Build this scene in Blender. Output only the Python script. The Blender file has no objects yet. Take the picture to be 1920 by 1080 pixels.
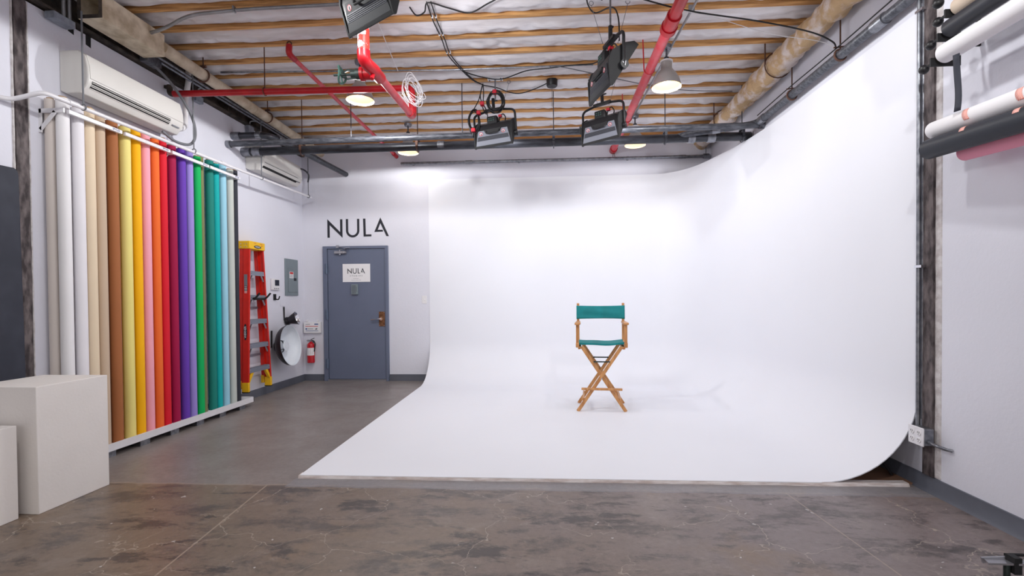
import bpy, bmesh, math, random
from mathutils import Vector, Matrix, noise
random.seed(7)
C = bpy.context.scene.collection
PI = math.pi
def R(d): return math.radians(d)
def V(*a): return Vector(a)

# ------------------------------------------------------------------ materials
def lin(c):
    c = c / 255.0
    return c / 12.92 if c <= 0.04045 else ((c + 0.055) / 1.055) ** 2.4
def col(r, g, b): return (lin(r), lin(g), lin(b), 1.0)
MATS = {}
def new_mat(name):
    m = bpy.data.materials.new(name); m.use_nodes = True
    nt = m.node_tree; b = nt.nodes['Principled BSDF']
    MATS[name] = m
    return m, nt, b
def mat(name, rgb, rough=0.5, metal=0.0, var=0.06, scale=6.0, bump=0.0, bscale=60.0, rgb2=None, spec=None, stretch=None):
    """plain colour with a soft procedural mottling"""
    m, nt, b = new_mat(name)
    N = nt.nodes; L = nt.links
    tc = N.new('ShaderNodeTexCoord'); src = tc.outputs['Object']
    if stretch:
        mp = N.new('ShaderNodeMapping'); mp.inputs['Scale'].default_value = stretch
        L.new(src, mp.inputs['Vector']); src = mp.outputs['Vector']
    nz = N.new('ShaderNodeTexNoise'); nz.inputs['Scale'].default_value = scale; nz.inputs['Detail'].default_value = 5
    L.new(src, nz.inputs['Vector'])
    mx = N.new('ShaderNodeMix'); mx.data_type = 'RGBA'
    c1 = col(*rgb)
    c2 = col(*rgb2) if rgb2 else tuple(min(1, v * (1 - var)) for v in c1[:3]) + (1,)
    mx.inputs['A'].default_value = c1; mx.inputs['B'].default_value = c2
    rp = N.new('ShaderNodeValToRGB'); rp.color_ramp.elements[0].position = 0.38; rp.color_ramp.elements[1].position = 0.64
    L.new(nz.outputs['Fac'], rp.inputs['Fac']); L.new(rp.outputs['Color'], mx.inputs['Factor'])
    L.new(mx.outputs['Result'], b.inputs['Base Color'])
    b.inputs['Roughness'].default_value = rough; b.inputs['Metallic'].default_value = metal
    if spec is not None: b.inputs['Specular IOR Level'].default_value = spec
    if bump:
        n2 = N.new('ShaderNodeTexNoise'); n2.inputs['Scale'].default_value = bscale; n2.inputs['Detail'].default_value = 4
        L.new(src, n2.inputs['Vector'])
        bp = N.new('ShaderNodeBump'); bp.inputs['Strength'].default_value = bump; bp.inputs['Distance'].default_value = 0.01
        L.new(n2.outputs['Fac'], bp.inputs['Height']); L.new(bp.outputs['Normal'], b.inputs['Normal'])
    return m
def emit_mat(name, rgb, strength):
    m, nt, b = new_mat(name)
    b.inputs['Base Color'].default_value = col(*rgb)
    b.inputs['Emission Color'].default_value = col(*rgb); b.inputs['Emission Strength'].default_value = strength
    return m

M = {}
M['wall'] = mat('white_wall_paint', (224, 224, 234), 0.75, var=0.04, scale=1.2, bump=0.12, bscale=40)
M['cyc'] = mat('matte_white_cyclorama_paint', (235, 236, 243), 0.6, var=0.02, scale=0.8)
M['lip'] = mat('scuffed_white_edge', (232, 224, 222), 0.7, rgb2=(200, 184, 178), scale=9, stretch=(1, 6, 6), bump=0.4)
M['base_grey'] = mat('grey_baseboard', (98, 101, 112), 0.5, var=0.15, scale=4)
M['door'] = mat('blue_grey_door_paint', (104, 112, 134), 0.42, var=0.05, scale=3)
M['door_hw'] = mat('painted_hinge', (92, 106, 128), 0.4)
M['silver'] = mat('brushed_silver', (176, 176, 182), 0.35, 0.9, scale=20)
M['chrome'] = mat('chrome', (215, 215, 220), 0.15, 1.0, var=0.03)
M['brass'] = mat('worn_bronze_plate', (138, 96, 68), 0.4, 0.6, rgb2=(112, 76, 52), scale=30)
M['black'] = mat('black_satin', (22, 22, 26), 0.45, var=0.2)
M['blackmat'] = mat('black_matte', (26, 26, 29), 0.7, var=0.2, bump=0.1)
M['ink'] = mat('dark_lettering', (33, 34, 44), 0.6)
M['white'] = mat('white_plastic', (232, 230, 232), 0.4, var=0.03)
M['whitepaint'] = mat('white_painted_steel', (232, 230, 234), 0.35, var=0.04, scale=10)
M['paperwhite'] = mat('white_paper', (236, 234, 236), 0.8, var=0.02)
M['wood'] = mat('joist_wood', (230, 176, 112), 0.7, rgb2=(172, 120, 70), scale=6, stretch=(0.5, 8, 8), bump=0.3, bscale=14)
M['rimwood'] = mat('rim_board_wood', (196, 138, 78), 0.7, rgb2=(148, 98, 54), scale=6, stretch=(0.4, 5, 8))
M['plastic'] = mat('cloudy_plastic_sheeting', (236, 233, 236), 0.3, rgb2=(206, 199, 199), scale=3, stretch=(0.5, 3, 3), bump=0.6, bscale=7, spec=0.7)
M['red'] = mat('red_pipe_paint', (190, 22, 34), 0.32, rgb2=(168, 14, 28), scale=8)
M['faded'] = mat('faded_red_pipe_paint', (214, 62, 74), 0.4, rgb2=(206, 92, 100), scale=12)
M['patchy'] = mat('red_paint_with_white_patches', (222, 54, 44), 0.4, rgb2=(240, 232, 232), scale=17)
r = [n for n in M['patchy'].node_tree.nodes if n.type == 'VALTORGB'][0]
r.color_ramp.elements[0].position = 0.52; r.color_ramp.elements[1].position = 0.55
M['green'] = mat('green_valve_paint', (72, 112, 102), 0.45, var=0.3, scale=25)
M['irongreen'] = mat('dark_valve_iron', (58, 70, 68), 0.5, 0.5, var=0.4, scale=30)
M['pipeblk'] = mat('black_iron_pipe', (40, 41, 47), 0.38, 0.25, rgb2=(66, 68, 76), scale=9, stretch=(0.6, 3, 3))
M['pipegrey'] = mat('dusty_dark_pipe', (58, 60, 68), 0.42, 0.3, rgb2=(96, 98, 106), scale=12, stretch=(1, 4, 4))
M['galv'] = mat('galvanised_steel', (150, 152, 158), 0.38, 0.85, rgb2=(116, 118, 126), scale=22)
M['conduit'] = mat('grey_conduit', (160, 162, 166), 0.35, 0.6, var=0.2, scale=10)
M['rust'] = mat('rusty_steel', (56, 48, 50), 0.7, 0.2, rgb2=(116, 106, 106), scale=22, stretch=(1, 1, 0.4), bump=0.6, bscale=40)
M['rustdark'] = mat('dark_rusted_beam', (44, 39, 37), 0.85, 0.1, rgb2=(84, 74, 66), scale=8, bump=0.5)
M['rustclamp'] = mat('rusty_clamp', (104, 74, 62), 0.7, 0.3, var=0.3, scale=30)
M['tan'] = mat('tan_painted_pipe', (212, 198, 176), 0.6, rgb2=(178, 160, 136), scale=7, bump=0.25, bscale=25)
M['tanbox'] = mat('stained_tan_casing', (228, 214, 190), 0.7, rgb2=(186, 168, 140), scale=9, bump=0.3, bscale=30)
M['wrap'] = mat('plastered_pipe_wrap', (204, 172, 132), 0.9, rgb2=(230, 216, 208), scale=5, bump=1.0, bscale=30, stretch=(1.6, 1.3, 1.6))
r = [n for n in M['wrap'].node_tree.nodes if n.type == 'VALTORGB'][0]
r.color_ramp.elements[0].position = 0.47; r.color_ramp.elements[1].position = 0.60
M['alu'] = mat('spun_aluminium_shade', (176, 174, 172), 0.45, 0.35, var=0.06)
M['shadein'] = mat('white_shade_lining', (248, 236, 210), 0.5)
M['bulb'] = emit_mat('warm_bulb', (255, 226, 178), 7.0)
M['fixgrey'] = mat('silver_grey_panel', (120, 123, 134), 0.45, 0.2, var=0.05)
M['fixdarker'] = mat('darker_panel', (36, 38, 43), 0.65, 0.0, var=0.05)
M['fixdark'] = mat('dark_grey_panel', (70, 72, 82), 0.45, 0.2)
M['diff'] = emit_mat('lamp_diffuser', (250, 250, 255), 6.0)
M['rubber'] = mat('black_rubber_cable', (20, 20, 23), 0.55)
M['cablegrey'] = mat('grey_flexible_conduit', (112, 114, 120), 0.5, var=0.1)
M['cablewhite'] = mat('white_cable', (226, 224, 226), 0.5)
M['redtape'] = mat('red_tape', (206, 24, 50), 0.5)
M['acwhite'] = mat('off_white_plastic', (212, 209, 205), 0.42, var=0.03)
M['slot'] = mat('dark_slot', (22, 22, 24), 0.8)
M['box'] = mat('white_pedestal_paint', (236, 230, 226), 0.6, var=0.03, scale=4, bump=0.08)
M['board'] = mat('navy_black_board', (40, 43, 56), 0.65, rgb2=(50, 53, 66), scale=5)
M['ladred'] = mat('orange_red_fibreglass', (214, 34, 18), 0.4, var=0.1, scale=14)
M['ladyel'] = mat('yellow_plastic', (244, 190, 16), 0.42, var=0.06)
M['step'] = mat('ribbed_aluminium', (150, 154, 166), 0.38, 0.5, stretch=(30, 1, 30), scale=6)
M['panel'] = mat('grey_panel_enamel', (124, 136, 142), 0.45)
M['screen'] = mat('dark_screen', (44, 46, 56), 0.2)
M['dishin'] = mat('white_reflector_lining', (226, 231, 238), 0.35)
M['dishout'] = mat('dark_reflector_shell', (46, 42, 48), 0.4, 0.3)
M['extred'] = mat('extinguisher_red', (196, 22, 36), 0.25)
M['blue'] = mat('blue_print', (38, 74, 136), 0.6)
M['redprint'] = mat('red_print', (206, 52, 50), 0.6)
M['greyprint'] = mat('grey_print', (120, 122, 130), 0.6)
M['chairwood'] = mat('honey_wood', (206, 150, 94), 0.45, rgb2=(178, 120, 68), scale=6, stretch=(6, 6, 0.8))
M['teal'] = mat('teal_canvas', (0, 130, 134), 0.75, rgb2=(0, 120, 124), scale=8, bump=0.15, bscale=300)
M['cardboard'] = mat('cardboard_core', (176, 146, 112), 0.8)
M['plywood'] = mat('bare_plywood', (140, 104, 82), 0.8, var=0.2)
M['plaster'] = mat('ragged_plaster_edge', (214, 210, 210), 0.85, rgb2=(186, 178, 178), scale=20, bump=0.5)
M['boxgrey'] = mat('zinc_box', (150, 156, 168), 0.45, 0.15, rgb2=(128, 134, 146), scale=20)
M['tape'] = None

def floor_mat():
    m, nt, b = new_mat('stained_concrete'); N = nt.nodes; L = nt.links
    tc = N.new('ShaderNodeTexCoord'); co = tc.outputs['Object']
    def nz(scale, detail=6, rough=0.6, vec=None, dist=0.0):
        n = N.new('ShaderNodeTexNoise'); n.inputs['Scale'].default_value = scale; n.inputs['Detail'].default_value = detail
        n.inputs['Roughness'].default_value = rough; n.inputs['Distortion'].default_value = dist
        L.new(vec or co, n.inputs['Vector']); return n
    def ramp(src, p0, p1, c0=(0, 0, 0, 1), c1=(1, 1, 1, 1)):
        r = N.new('ShaderNodeValToRGB'); e = r.color_ramp.elements
        e[0].position = p0; e[1].position = p1; e[0].color = c0; e[1].color = c1
        L.new(src, r.inputs['Fac']); return r
    def mix(fac, a, bb):
        x = N.new('ShaderNodeMix'); x.data_type = 'RGBA'
        for k, v in (('Factor', fac), ('A', a), ('B', bb)):
            if isinstance(v, (tuple, float, int)): x.inputs[k].default_value = v
            else: L.new(v, x.inputs[k])
        return x.outputs['Result']
    def math_(op, a, bb=None):
        x = N.new('ShaderNodeMath'); x.operation = op
        for i, v in enumerate((a, bb)):
            if v is None: continue
            if isinstance(v, (float, int)): x.inputs[i].default_value = v
            else: L.new(v, x.inputs[i])
        return x.outputs[0]
    big = nz(0.9, 4, 0.55); mid = nz(2.6, 8, 0.68, dist=0.6); fine = nz(28, 6, 0.7)
    # older brown slab at the front, smoother grey slab at the back
    brown = mix(ramp(big.outputs['Fac'], 0.36, 0.66).outputs['Color'], col(139, 124, 114), col(124, 112, 112))
    sx = N.new('ShaderNodeSeparateXYZ'); L.new(co, sx.inputs[0])
    side = ramp(math_('ADD', math_('MULTIPLY', sx.outputs['X'], 0.22), math_('ADD', math_('MULTIPLY', math_('SUBTRACT', big.outputs['Fac'], 0.5), 0.8), 0.5)), 0.25, 0.75).outputs['Color']
    brown = mix(math_('MULTIPLY', side, 0.7), mix(0.6, brown, col(146, 126, 104)), col(146, 135, 138))
    tanz = nz(1.4, 5, 0.6, dist=0.4)
    brown = mix(ramp(tanz.outputs['Fac'], 0.55, 0.75).outputs['Color'], brown, col(150, 128, 106))
    mp = N.new('ShaderNodeMapping'); mp.inputs['Scale'].default_value = (0.8, 1.7, 1); L.new(co, mp.inputs['Vector'])
    stain = nz(2.6, 12, 0.78, mp.outputs['Vector'], 0.25)
    stf = ramp(stain.outputs['Fac'], 0.50, 0.60).outputs['Color']
    brown = mix(math_('MULTIPLY', stf, 0.75), brown, col(84, 77, 76))
    brown = mix(math_('MULTIPLY', ramp(mid.outputs['Fac'], 0.3, 0.45, (1, 1, 1, 1), (0, 0, 0, 1)).outputs['Color'], 0.45), brown, col(166, 152, 142))
    blot = nz(1.7, 12, 0.74, mp.outputs['Vector'], 0.15)
    blf = ramp(blot.outputs['Fac'], 0.55, 0.60).outputs['Color']
    brown = mix(math_('MULTIPLY', blf, 0.8), brown, col(72, 66, 66))
    worn = nz(7, 12, 0.85, mp.outputs['Vector'], 0.1)
    brown = mix(math_('MULTIPLY', ramp(worn.outputs['Fac'], 0.56, 0.66).outputs['Color'], 0.6), brown, col(186, 174, 164))
    grey = mix(ramp(big.outputs['Fac'], 0.35, 0.65).outputs['Color'], col(164, 156, 152), col(149, 140, 136))
    grey = mix(math_('MULTIPLY', ramp(mid.outputs['Fac'], 0.42, 0.7).outputs['Color'], 0.5), grey, col(134, 121, 114))
    sep = N.new('ShaderNodeSeparateXYZ'); L.new(co, sep.inputs[0])
    wob = math_('MULTIPLY', math_('SUBTRACT', nz(1.6, 3).outputs['Fac'], 0.5), 0.12)
    yy = math_('ADD', sep.outputs['Y'], wob)
    back = math_('GREATER_THAN', yy, 3.13)
    c = mix(back, brown, grey)
    # thin light ridge where the two slabs meet
    edge = math_('LESS_THAN', math_('ABSOLUTE', math_('SUBTRACT', yy, 3.13)), 0.012)
    c = mix(math_('MULTIPLY', edge, 0.55), c, col(178, 164, 150))
    # bluish skim coat in front of the cyclorama lip
    strip = math_('MULTIPLY', math_('MULTIPLY', math_('GREATER_THAN', yy, 3.1), math_('LESS_THAN', sep.outputs['Y'], 3.26)), math_('GREATER_THAN', sep.outputs['X'], -1.75))
    c = mix(math_('MULTIPLY', math_('MULTIPLY', strip, ramp(mid.outputs['Fac'], 0.25, 0.5).outputs['Color']), 0.6), c, col(152, 151, 158))
    # saw-cut joints
    def joint(x0, slope, w, amt):
        nonlocal c
        ln = math_('ADD', math_('MULTIPLY', math_('SUBTRACT', sep.outputs['Y'], 3.0), slope), x0)
        d = math_('ABSOLUTE', math_('SUBTRACT', sep.outputs['X'], ln))
        k = math_('MULTIPLY', math_('LESS_THAN', d, w), math_('LESS_THAN', sep.outputs['Y'], 3.13))
        c = mix(math_('MULTIPLY', k, amt), c, col(192, 174, 156))
    joint(-1.87, -0.105, 0.005, 0.75); joint(1.50, -0.065, 0.004, 0.6)
    # hairline cracks
    dn = nz(3.0, 4); ad = N.new('ShaderNodeMixRGB'); ad.blend_type = 'ADD'; ad.inputs[0].default_value = 0.35
    L.new(co, ad.inputs[1]); L.new(dn.outputs['Color'], ad.inputs[2])
    vo = N.new('ShaderNodeTexVoronoi'); vo.feature = 'DISTANCE_TO_EDGE'; vo.inputs['Scale'].default_value = 1.5
    L.new(ad.outputs[0], vo.inputs['Vector'])
    ck = math_('LESS_THAN', vo.outputs['Distance'], 0.0035)
    ckm = ramp(nz(0.8, 2).outputs['Fac'], 0.40, 0.50).outputs['Color']
    ckf = math_('MULTIPLY', math_('MULTIPLY', ck, ckm), math_('LESS_THAN', yy, 3.1))
    c = mix(math_('MULTIPLY', ckf, 0.6), c, col(204, 190, 174))
    # scratches and scuffs
    mp2 = N.new('ShaderNodeMapping'); mp2.inputs['Scale'].default_value = (2.2, 14, 1); mp2.inputs['Rotation'].default_value = (0, 0, 0.5); L.new(co, mp2.inputs['Vector'])
    scr = ramp(nz(5, 7, 0.75, mp2.outputs['Vector']).outputs['Fac'], 0.66, 0.72).outputs['Color']
    c = mix(math_('MULTIPLY', scr, 0.4), c, col(186, 176, 168))
    # paint flecks
    v2 = N.new('ShaderNodeTexVoronoi'); v2.inputs['Scale'].default_value = 9; L.new(ad.outputs[0], v2.inputs['Vector'])
    fl = math_('LESS_THAN', v2.outputs['Distance'], 0.075)
    flm = math_('GREATER_THAN', nz(2.2, 2).outputs['Fac'], 0.5)
    flk = math_('MULTIPLY', math_('MULTIPLY', fl, flm), math_('LESS_THAN', yy, 3.1))
    c = mix(math_('MULTIPLY', flk, 0.85), c, col(226, 222, 220))
    fx = mix(ramp(fine.outputs['Fac'], 0.3, 0.7).outputs['Color'], (0.62, 0.61, 0.61, 1), (0.80, 0.79, 0.79, 1))
    mm = N.new('ShaderNodeMix'); mm.data_type = 'RGBA'; mm.blend_type = 'MULTIPLY'; mm.inputs['Factor'].default_value = 1
    L.new(c, mm.inputs['A']); L.new(fx, mm.inputs['B']); L.new(mm.outputs['Result'], b.inputs['Base Color'])
    rr = N.new('ShaderNodeMapRange'); L.new(mid.outputs['Fac'], rr.inputs['Value'])
    rr.inputs['To Min'].default_value = 0.26; rr.inputs['To Max'].default_value = 0.52
    L.new(rr.outputs[0], b.inputs['Roughness'])
    bp = N.new('ShaderNodeBump'); bp.inputs['Strength'].default_value = 0.12; bp.inputs['Distance'].default_value = 0.01
    L.new(mid.outputs['Fac'], bp.inputs['Height']); L.new(bp.outputs['Normal'], b.inputs['Normal'])
    return m
M['floor'] = floor_mat()
def stripe_mat():
    m, nt, b = new_mat('red_white_striped_tape'); N = nt.nodes; L = nt.links
    tc = N.new('ShaderNodeTexCoord'); w = N.new('ShaderNodeTexWave'); w.bands_direction = 'DIAGONAL'; w.inputs['Scale'].default_value = 62
    L.new(tc.outputs['Object'], w.inputs['Vector'])
    r = N.new('ShaderNodeValToRGB'); r.color_ramp.interpolation = 'CONSTANT'; e = r.color_ramp.elements
    e[0].color = col(236, 84, 58); e[1].color = col(240, 226, 216); e[1].position = 0.5
    L.new(w.outputs['Color'], r.inputs['Fac']); L.new(r.outputs['Color'], b.inputs['Base Color']); b.inputs['Roughness'].default_value = 0.6
    return m
M['tape'] = stripe_mat()

# ------------------------------------------------------------------ mesh building
OFF = {}
class MB:
    def __init__(s): s.v = []; s.f = []; s.sm = []
    def add(s, vs, fs, smooth=False):
        o = len(s.v); s.v += [Vector(p) for p in vs]
        for f in fs: s.f.append([i + o for i in f]); s.sm.append(smooth)
        return s
    def box(s, x0, x1, y0, y1, z0, z1, m=None):
        vs = [V(x, y, z) for x in (x0, x1) for y in (y0, y1) for z in (z0, z1)]
        if m: vs = [m @ p for p in vs]
        return s.add(vs, [(0, 1, 3, 2), (4, 6, 7, 5), (0, 4, 5, 1), (2, 3, 7, 6), (0, 2, 6, 4), (1, 5, 7, 3)])
    def bar(s, p, q, w, h, up=V(0, 0, 1)):
        p, q = V(*p), V(*q); d = (q - p).normalized()
        a = d.cross(up)
        if a.length < 1e-4: a = d.cross(V(0, 1, 0))
        a.normalize(); b = a.cross(d).normalized()
        vs = [e + a * (w / 2 * i) + b * (h / 2 * j) for e in (p, q) for i, j in ((-1, -1), (1, -1), (1, 1), (-1, 1))]
        return s.add(vs, [(0, 1, 2, 3), (7, 6, 5, 4), (0, 4, 5, 1), (1, 5, 6, 2), (2, 6, 7, 3), (3, 7, 4, 0)])
    def tube(s, path, r, seg=10, caps=True, closed=False):
        path = [V(*p) for p in path]; n = len(path)
        rs = r if isinstance(r, (list, tuple)) else [r] * n
        prev = None; rings = []
        for i in range(n):
            if closed: t = path[(i + 1) % n] - path[i - 1]
            else: t = path[min(i + 1, n - 1)] - path[max(i - 1, 0)]
            if t.length < 1e-9: t = V(0, 0, 1)
            t.normalize()
            if prev is None:
                a = t.cross(V(0, 0, 1))
                if a.length < 0.05: a = t.cross(V(0, 1, 0))
            else:
                a = prev - t * prev.dot(t)
                if a.length < 1e-6: a = t.cross(V(0, 1, 0.3))
            a.normalize(); prev = a; b = t.cross(a)
            rings.append([path[i] + (a * math.cos(2 * PI * k / seg) + b * math.sin(2 * PI * k / seg)) * rs[i] for k in range(seg)])
        vs = [p for rg in rings for p in rg]; fs = []
        m = n if closed else n - 1
        for i in range(m):
            j = (i + 1) % n
            for k in range(seg):
                l = (k + 1) % seg
                fs.append((i * seg + k, i * seg + l, j * seg + l, j * seg + k))
        s.add(vs, fs, True)
        if caps and not closed:
            s.add(rings[0], [tuple(range(seg - 1, -1, -1))]); s.add(rings[-1], [tuple(range(seg))])
        return s
    def cyl(s, p, q, r0, r1=None, seg=20, caps=True):
        return s.tube([p, q], [r0, r0 if r1 is None else r1], seg, caps)
    def lathe(s, prof, o=(0, 0, 0), axis=(0, 0, 1), seg=32):
        o = V(*o); ax = V(*axis).normalized()
        a = ax.cross(V(0, 0, 1))
        if a.length < 1e-3: a = V(1, 0, 0)
        a.normalize(); b = ax.cross(a)
        vs = [o + ax * z + (a * math.cos(2 * PI * k / seg) + b * math.sin(2 * PI * k / seg)) * r for r, z in prof for k in range(seg)]
        fs = []
        for i in range(len(prof) - 1):
            for k in range(seg):
                l = (k + 1) % seg
                fs.append((i * seg + k, i * seg + l, (i + 1) * seg + l, (i + 1) * seg + k))
        return s.add(vs, fs, True)
    def prism(s, poly, fn, lo, hi):
        """poly = 2D outline, fn(u, v, w) -> point, extruded from w=lo to hi"""
        n = len(poly)
        vs = [fn(u, v, lo) for u, v in poly] + [fn(u, v, hi) for u, v in poly]
        fs = [tuple(range(n - 1, -1, -1)), tuple(range(n, 2 * n))]
        fs += [(i, (i + 1) % n, n + (i + 1) % n, n + i) for i in range(n)]
        return s.add(vs, fs)
    def ball(s, c, r, seg=16, sq=(1, 1, 1)):
        c = V(*c); prof = []; n = seg // 2
        vs = []; fs = []
        for i in range(n + 1):
            th = PI * i / n
            for k in range(seg):
                ph = 2 * PI * k / seg
                vs.append(c + V(r * sq[0] * math.sin(th) * math.cos(ph), r * sq[1] * math.sin(th) * math.sin(ph), r * sq[2] * math.cos(th)))
        for i in range(n):
            for k in range(seg):
                l = (k + 1) % seg; fs.append((i * seg + k, (i + 1) * seg + k, (i + 1) * seg + l, i * seg + l))
        return s.add(vs, fs, True)
    def xf(s, m):
        s.v = [m @ p for p in s.v]; return s
    def build(s, name, m, parent=None, bevel=0, angle=35, base=None, weld=True):
        me = bpy.data.meshes.new(name)
        if parent is not None: off = OFF.get(parent, V(0, 0, 0))
        else:
            if base is None:
                xs = [p.x for p in s.v]; ys = [p.y for p in s.v]; zs = [p.z for p in s.v]
                base = V((min(xs) + max(xs)) / 2, (min(ys) + max(ys)) / 2, min(zs))
            off = V(*base)
        me.from_pydata([p - off for p in s.v], [], s.f)
        bm = bmesh.new(); bm.from_mesh(me)
        if weld: bmesh.ops.remove_doubles(bm, verts=bm.verts, dist=1e-5)
        bmesh.ops.recalc_face_normals(bm, faces=bm.faces)
        for f in bm.faces: f.smooth = True
        bm.to_mesh(me); bm.free()
        me.set_sharp_from_angle(angle=R(angle))
        me.materials.append(m)
        o = bpy.data.objects.new(name, me); C.objects.link(o)
        if parent is not None: o.parent = parent; OFF[o] = off
        else: o.location = off; OFF[o] = off
        if bevel:
            b = o.modifiers.new('bevel', 'BEVEL'); b.width = bevel; b.segments = 2; b.limit_method = 'ANGLE'; b.angle_limit = R(40)
        return o
def tag(o, label, cat, group=None, kind=None):
    o['label'] = label; o['category'] = cat
    if group: o['group'] = group
    if kind: o['kind'] = kind
    return o
def thing(name, label, cat, loc=(0, 0, 0), group=None):
    o = bpy.data.objects.new(name, None); C.objects.link(o); o.location = loc; o.empty_display_size = 0.1
    OFF[o] = V(*loc)
    return tag(o, label, cat, group)
def struct(o): o['kind'] = 'structure'; return o
def dup(root, loc, rot=(0, 0, 0), label=None):
    r = root.copy(); C.objects.link(r); r.location = loc; r.rotation_euler = rot
    if label: r['label'] = label
    for ch in list(root.children):
        c = ch.copy(); C.objects.link(c); c.parent = r
        for g in list(ch.children):
            d = g.copy(); C.objects.link(d); d.parent = c
    return r
def spline(pts, n=8, closed=False):
    pts = [V(*p) for p in pts]; out = []; m = len(pts)
    rng = m if closed else m - 1
    for i in range(rng):
        if closed: p0, p1, p2, p3 = pts[i - 1], pts[i], pts[(i + 1) % m], pts[(i + 2) % m]
        else: p0, p1, p2, p3 = pts[max(i - 1, 0)], pts[i], pts[i + 1], pts[min(i + 2, m - 1)]
        for k in range(n):
            t = k / n
            out.append(0.5 * ((2 * p1) + (p2 - p0) * t + (2 * p0 - 5 * p1 + 4 * p2 - p3) * t * t + (3 * p1 - p0 - 3 * p2 + p3) * t ** 3))
    if not closed: out.append(pts[-1])
    return out
def bend(pts, r=0.05, n=6):
    """polyline with rounded corners"""
    pts = [V(*p) for p in pts]; out = [pts[0]]
    for i in range(1, len(pts) - 1):
        a, b, c = pts[i - 1], pts[i], pts[i + 1]
        ra = min(r, (a - b).length * 0.48); rc = min(r, (c - b).length * 0.48)
        p = b + (a - b).normalized() * ra; q = b + (c - b).normalized() * rc
        for k in range(n + 1):
            t = k / n
            out.append(p * (1 - t) ** 2 + b * 2 * t * (1 - t) + q * t * t)
    out.append(pts[-1]); return out
XW = lambda u, v, w: V(w, u, v)      # outline in (Y, Z), extruded along X
YW = lambda u, v, w: V(u, w, v)      # outline in (X, Z), extruded along Y
ZW = lambda u, v, w: V(u, v, w)      # outline in (X, Y), extruded along Z

XL, XR, YB = -3.75, 2.40, 7.27       # left wall, right wall, back wall faces
YF = -5.0                            # open front of the studio, behind the camera
CZ = 3.70                            # underside of the joists

# ------------------------------------------------------------------ room shell
b = MB(); b.box(XL - .15, XR + .15, YF, YB + .15, -.1, 0); struct(b.build('floor', M['floor'], base=(0, 0, 0)))
b = MB()
b.prism([(YF, 0), (YB + .1, 0), (YB + .1, 3.435), (3.825, 3.425), (3.823, 3.335), (3.775, 3.345), (3.775, 3.424), (3.68, 3.423), (3.679, 3.366), (3.628, 3.376), (3.628, 3.422), (YF, 3.41)], XW, XL - .12, XL)
struct(b.build('wall_left', M['wall']))
b = MB(); b.box(XL - .12, XR + .12, YB, YB + .12, 0, 3.62); struct(b.build('wall_back', M['wall']))
b = MB(); b.box(XR, XR + .12, YF, YB + .1, 0, 3.86); struct(b.build('wall_right', M['wall']))
b = MB(); b.box(XL - .4, XR + .1, YB - .03, YB + .1, 3.62, 3.88); tag(b.build('rim_board', M['rimwood']), 'brown wooden rim board above the white back wall, behind the last joist', 'board')

# ceiling: cloudy plastic sheeting sagging between joists
SP = 0.309; JF = 7.06; JW = 0.046
def ceiling():
    b = MB(); nx = 300; x0, x1 = XL - .4, XR + .1
    bays = []
    y = YB
    k = 0
    far = YB
    while far > YF:
        nearj = JF - SP * k            # far face of joist k
        bays.append((nearj, far)); far = nearj - JW; k += 1
    for bi, (ya, yb) in enumerate(bays):
        near_view = bi < 14
        NX = nx if near_view else 12; NY = 12 if near_view else 4
        idx = []
        seed = bi * 7.3
        for i in range(NX + 1):
            x = x0 + (x1 - x0) * i / NX
            for j in range(NY + 1):
                t = j / NY; y = ya + (yb - ya) * t
                sag = math.sin(PI * t) ** 0.8
                s1 = 0.033 + 0.026 * noise.noise(V(x * 0.7, seed, 0)) + 0.008 * noise.noise(V(x * 2.3, seed, 4))
                w = 0.03 * noise.noise(V(x * 3.0 + 5 * y, y * 7, seed)) + 0.018 * noise.noise(V(x * 9 - 9 * y, y * 16, seed + 3))
                z = 3.742 - sag * (s1 * 1.1 + abs(w) * 1.2) - 0.004
                idx.append(V(x, y, min(z, 3.745)))
        fs = []
        for i in range(NX):
            for j in range(NY):
                a = i * (NY + 1) + j; fs.append((a, a + 1, a + NY + 2, a + NY + 1))
        b.add(idx, fs, True)
    b.box(x0, x1, YF, YB + .1, 3.86, 3.92)
    return b.build('ceiling', M['plastic'], base=(0, 0, 3.74), angle=60)
struct(ceiling())
ORD = ['first', 'second', 'third', 'fourth', 'fifth', 'sixth', 'seventh', 'eighth', 'ninth', 'tenth', 'eleventh', 'twelfth', 'thirteenth']
for k in range(12):
    yf = JF - SP * k
    b = MB(); n = 24
    vs = []; fs = []
    for i in range(n + 1):
        x = XL - .35 + (XR - XL + .4) * i / n
        wz = 0.006 * noise.noise(V(x * .8, k * 3.1, 0)); wy = 0.006 * noise.noise(V(x * .6, k * 5.1, 9))
        for yy, zz in ((yf - JW, CZ + wz), (yf, CZ + wz), (yf, CZ + .17), (yf - JW, CZ + .17)): vs.append(V(x, yy + wy, zz))
    for i in range(n):
        for j in range(4):
            l = (j + 1) % 4; fs.append((i * 4 + j, i * 4 + l, i * 4 + 4 + l, i * 4 + 4 + j))
    b.add(vs, fs); b.add(vs[:4], [(0, 1, 2, 3)]); b.add(vs[-4:], [(3, 2, 1, 0)])
    tag(b.build('ceiling_joist', M['wood'], base=(0, yf, CZ)), 'bare wooden ceiling joist over plastic sheeting, ' + ORD[k] + ' from the back wall', 'joist', 'wooden ceiling joists')

# baseboards
b = MB(); b.box(XL, XL + .014, YF, YB, 0, .1); struct(b.build('baseboard_left', M['base_grey']))
b = MB(); b.box(XL, -3.415, YB - .014, YB, 0, .1); b.box(-2.405, -1.76, YB - .014, YB, 0, .1); struct(b.build('baseboard_back', M['base_grey']))
b = MB(); b.prism([(0, 0), (.03, 0), (.016, .02), (.012, .1), (0, .1)], lambda u, v, w: V(XR - u, w, v), YF, 4.6); struct(b.build('baseboard_right', M['base_grey']))

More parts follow.
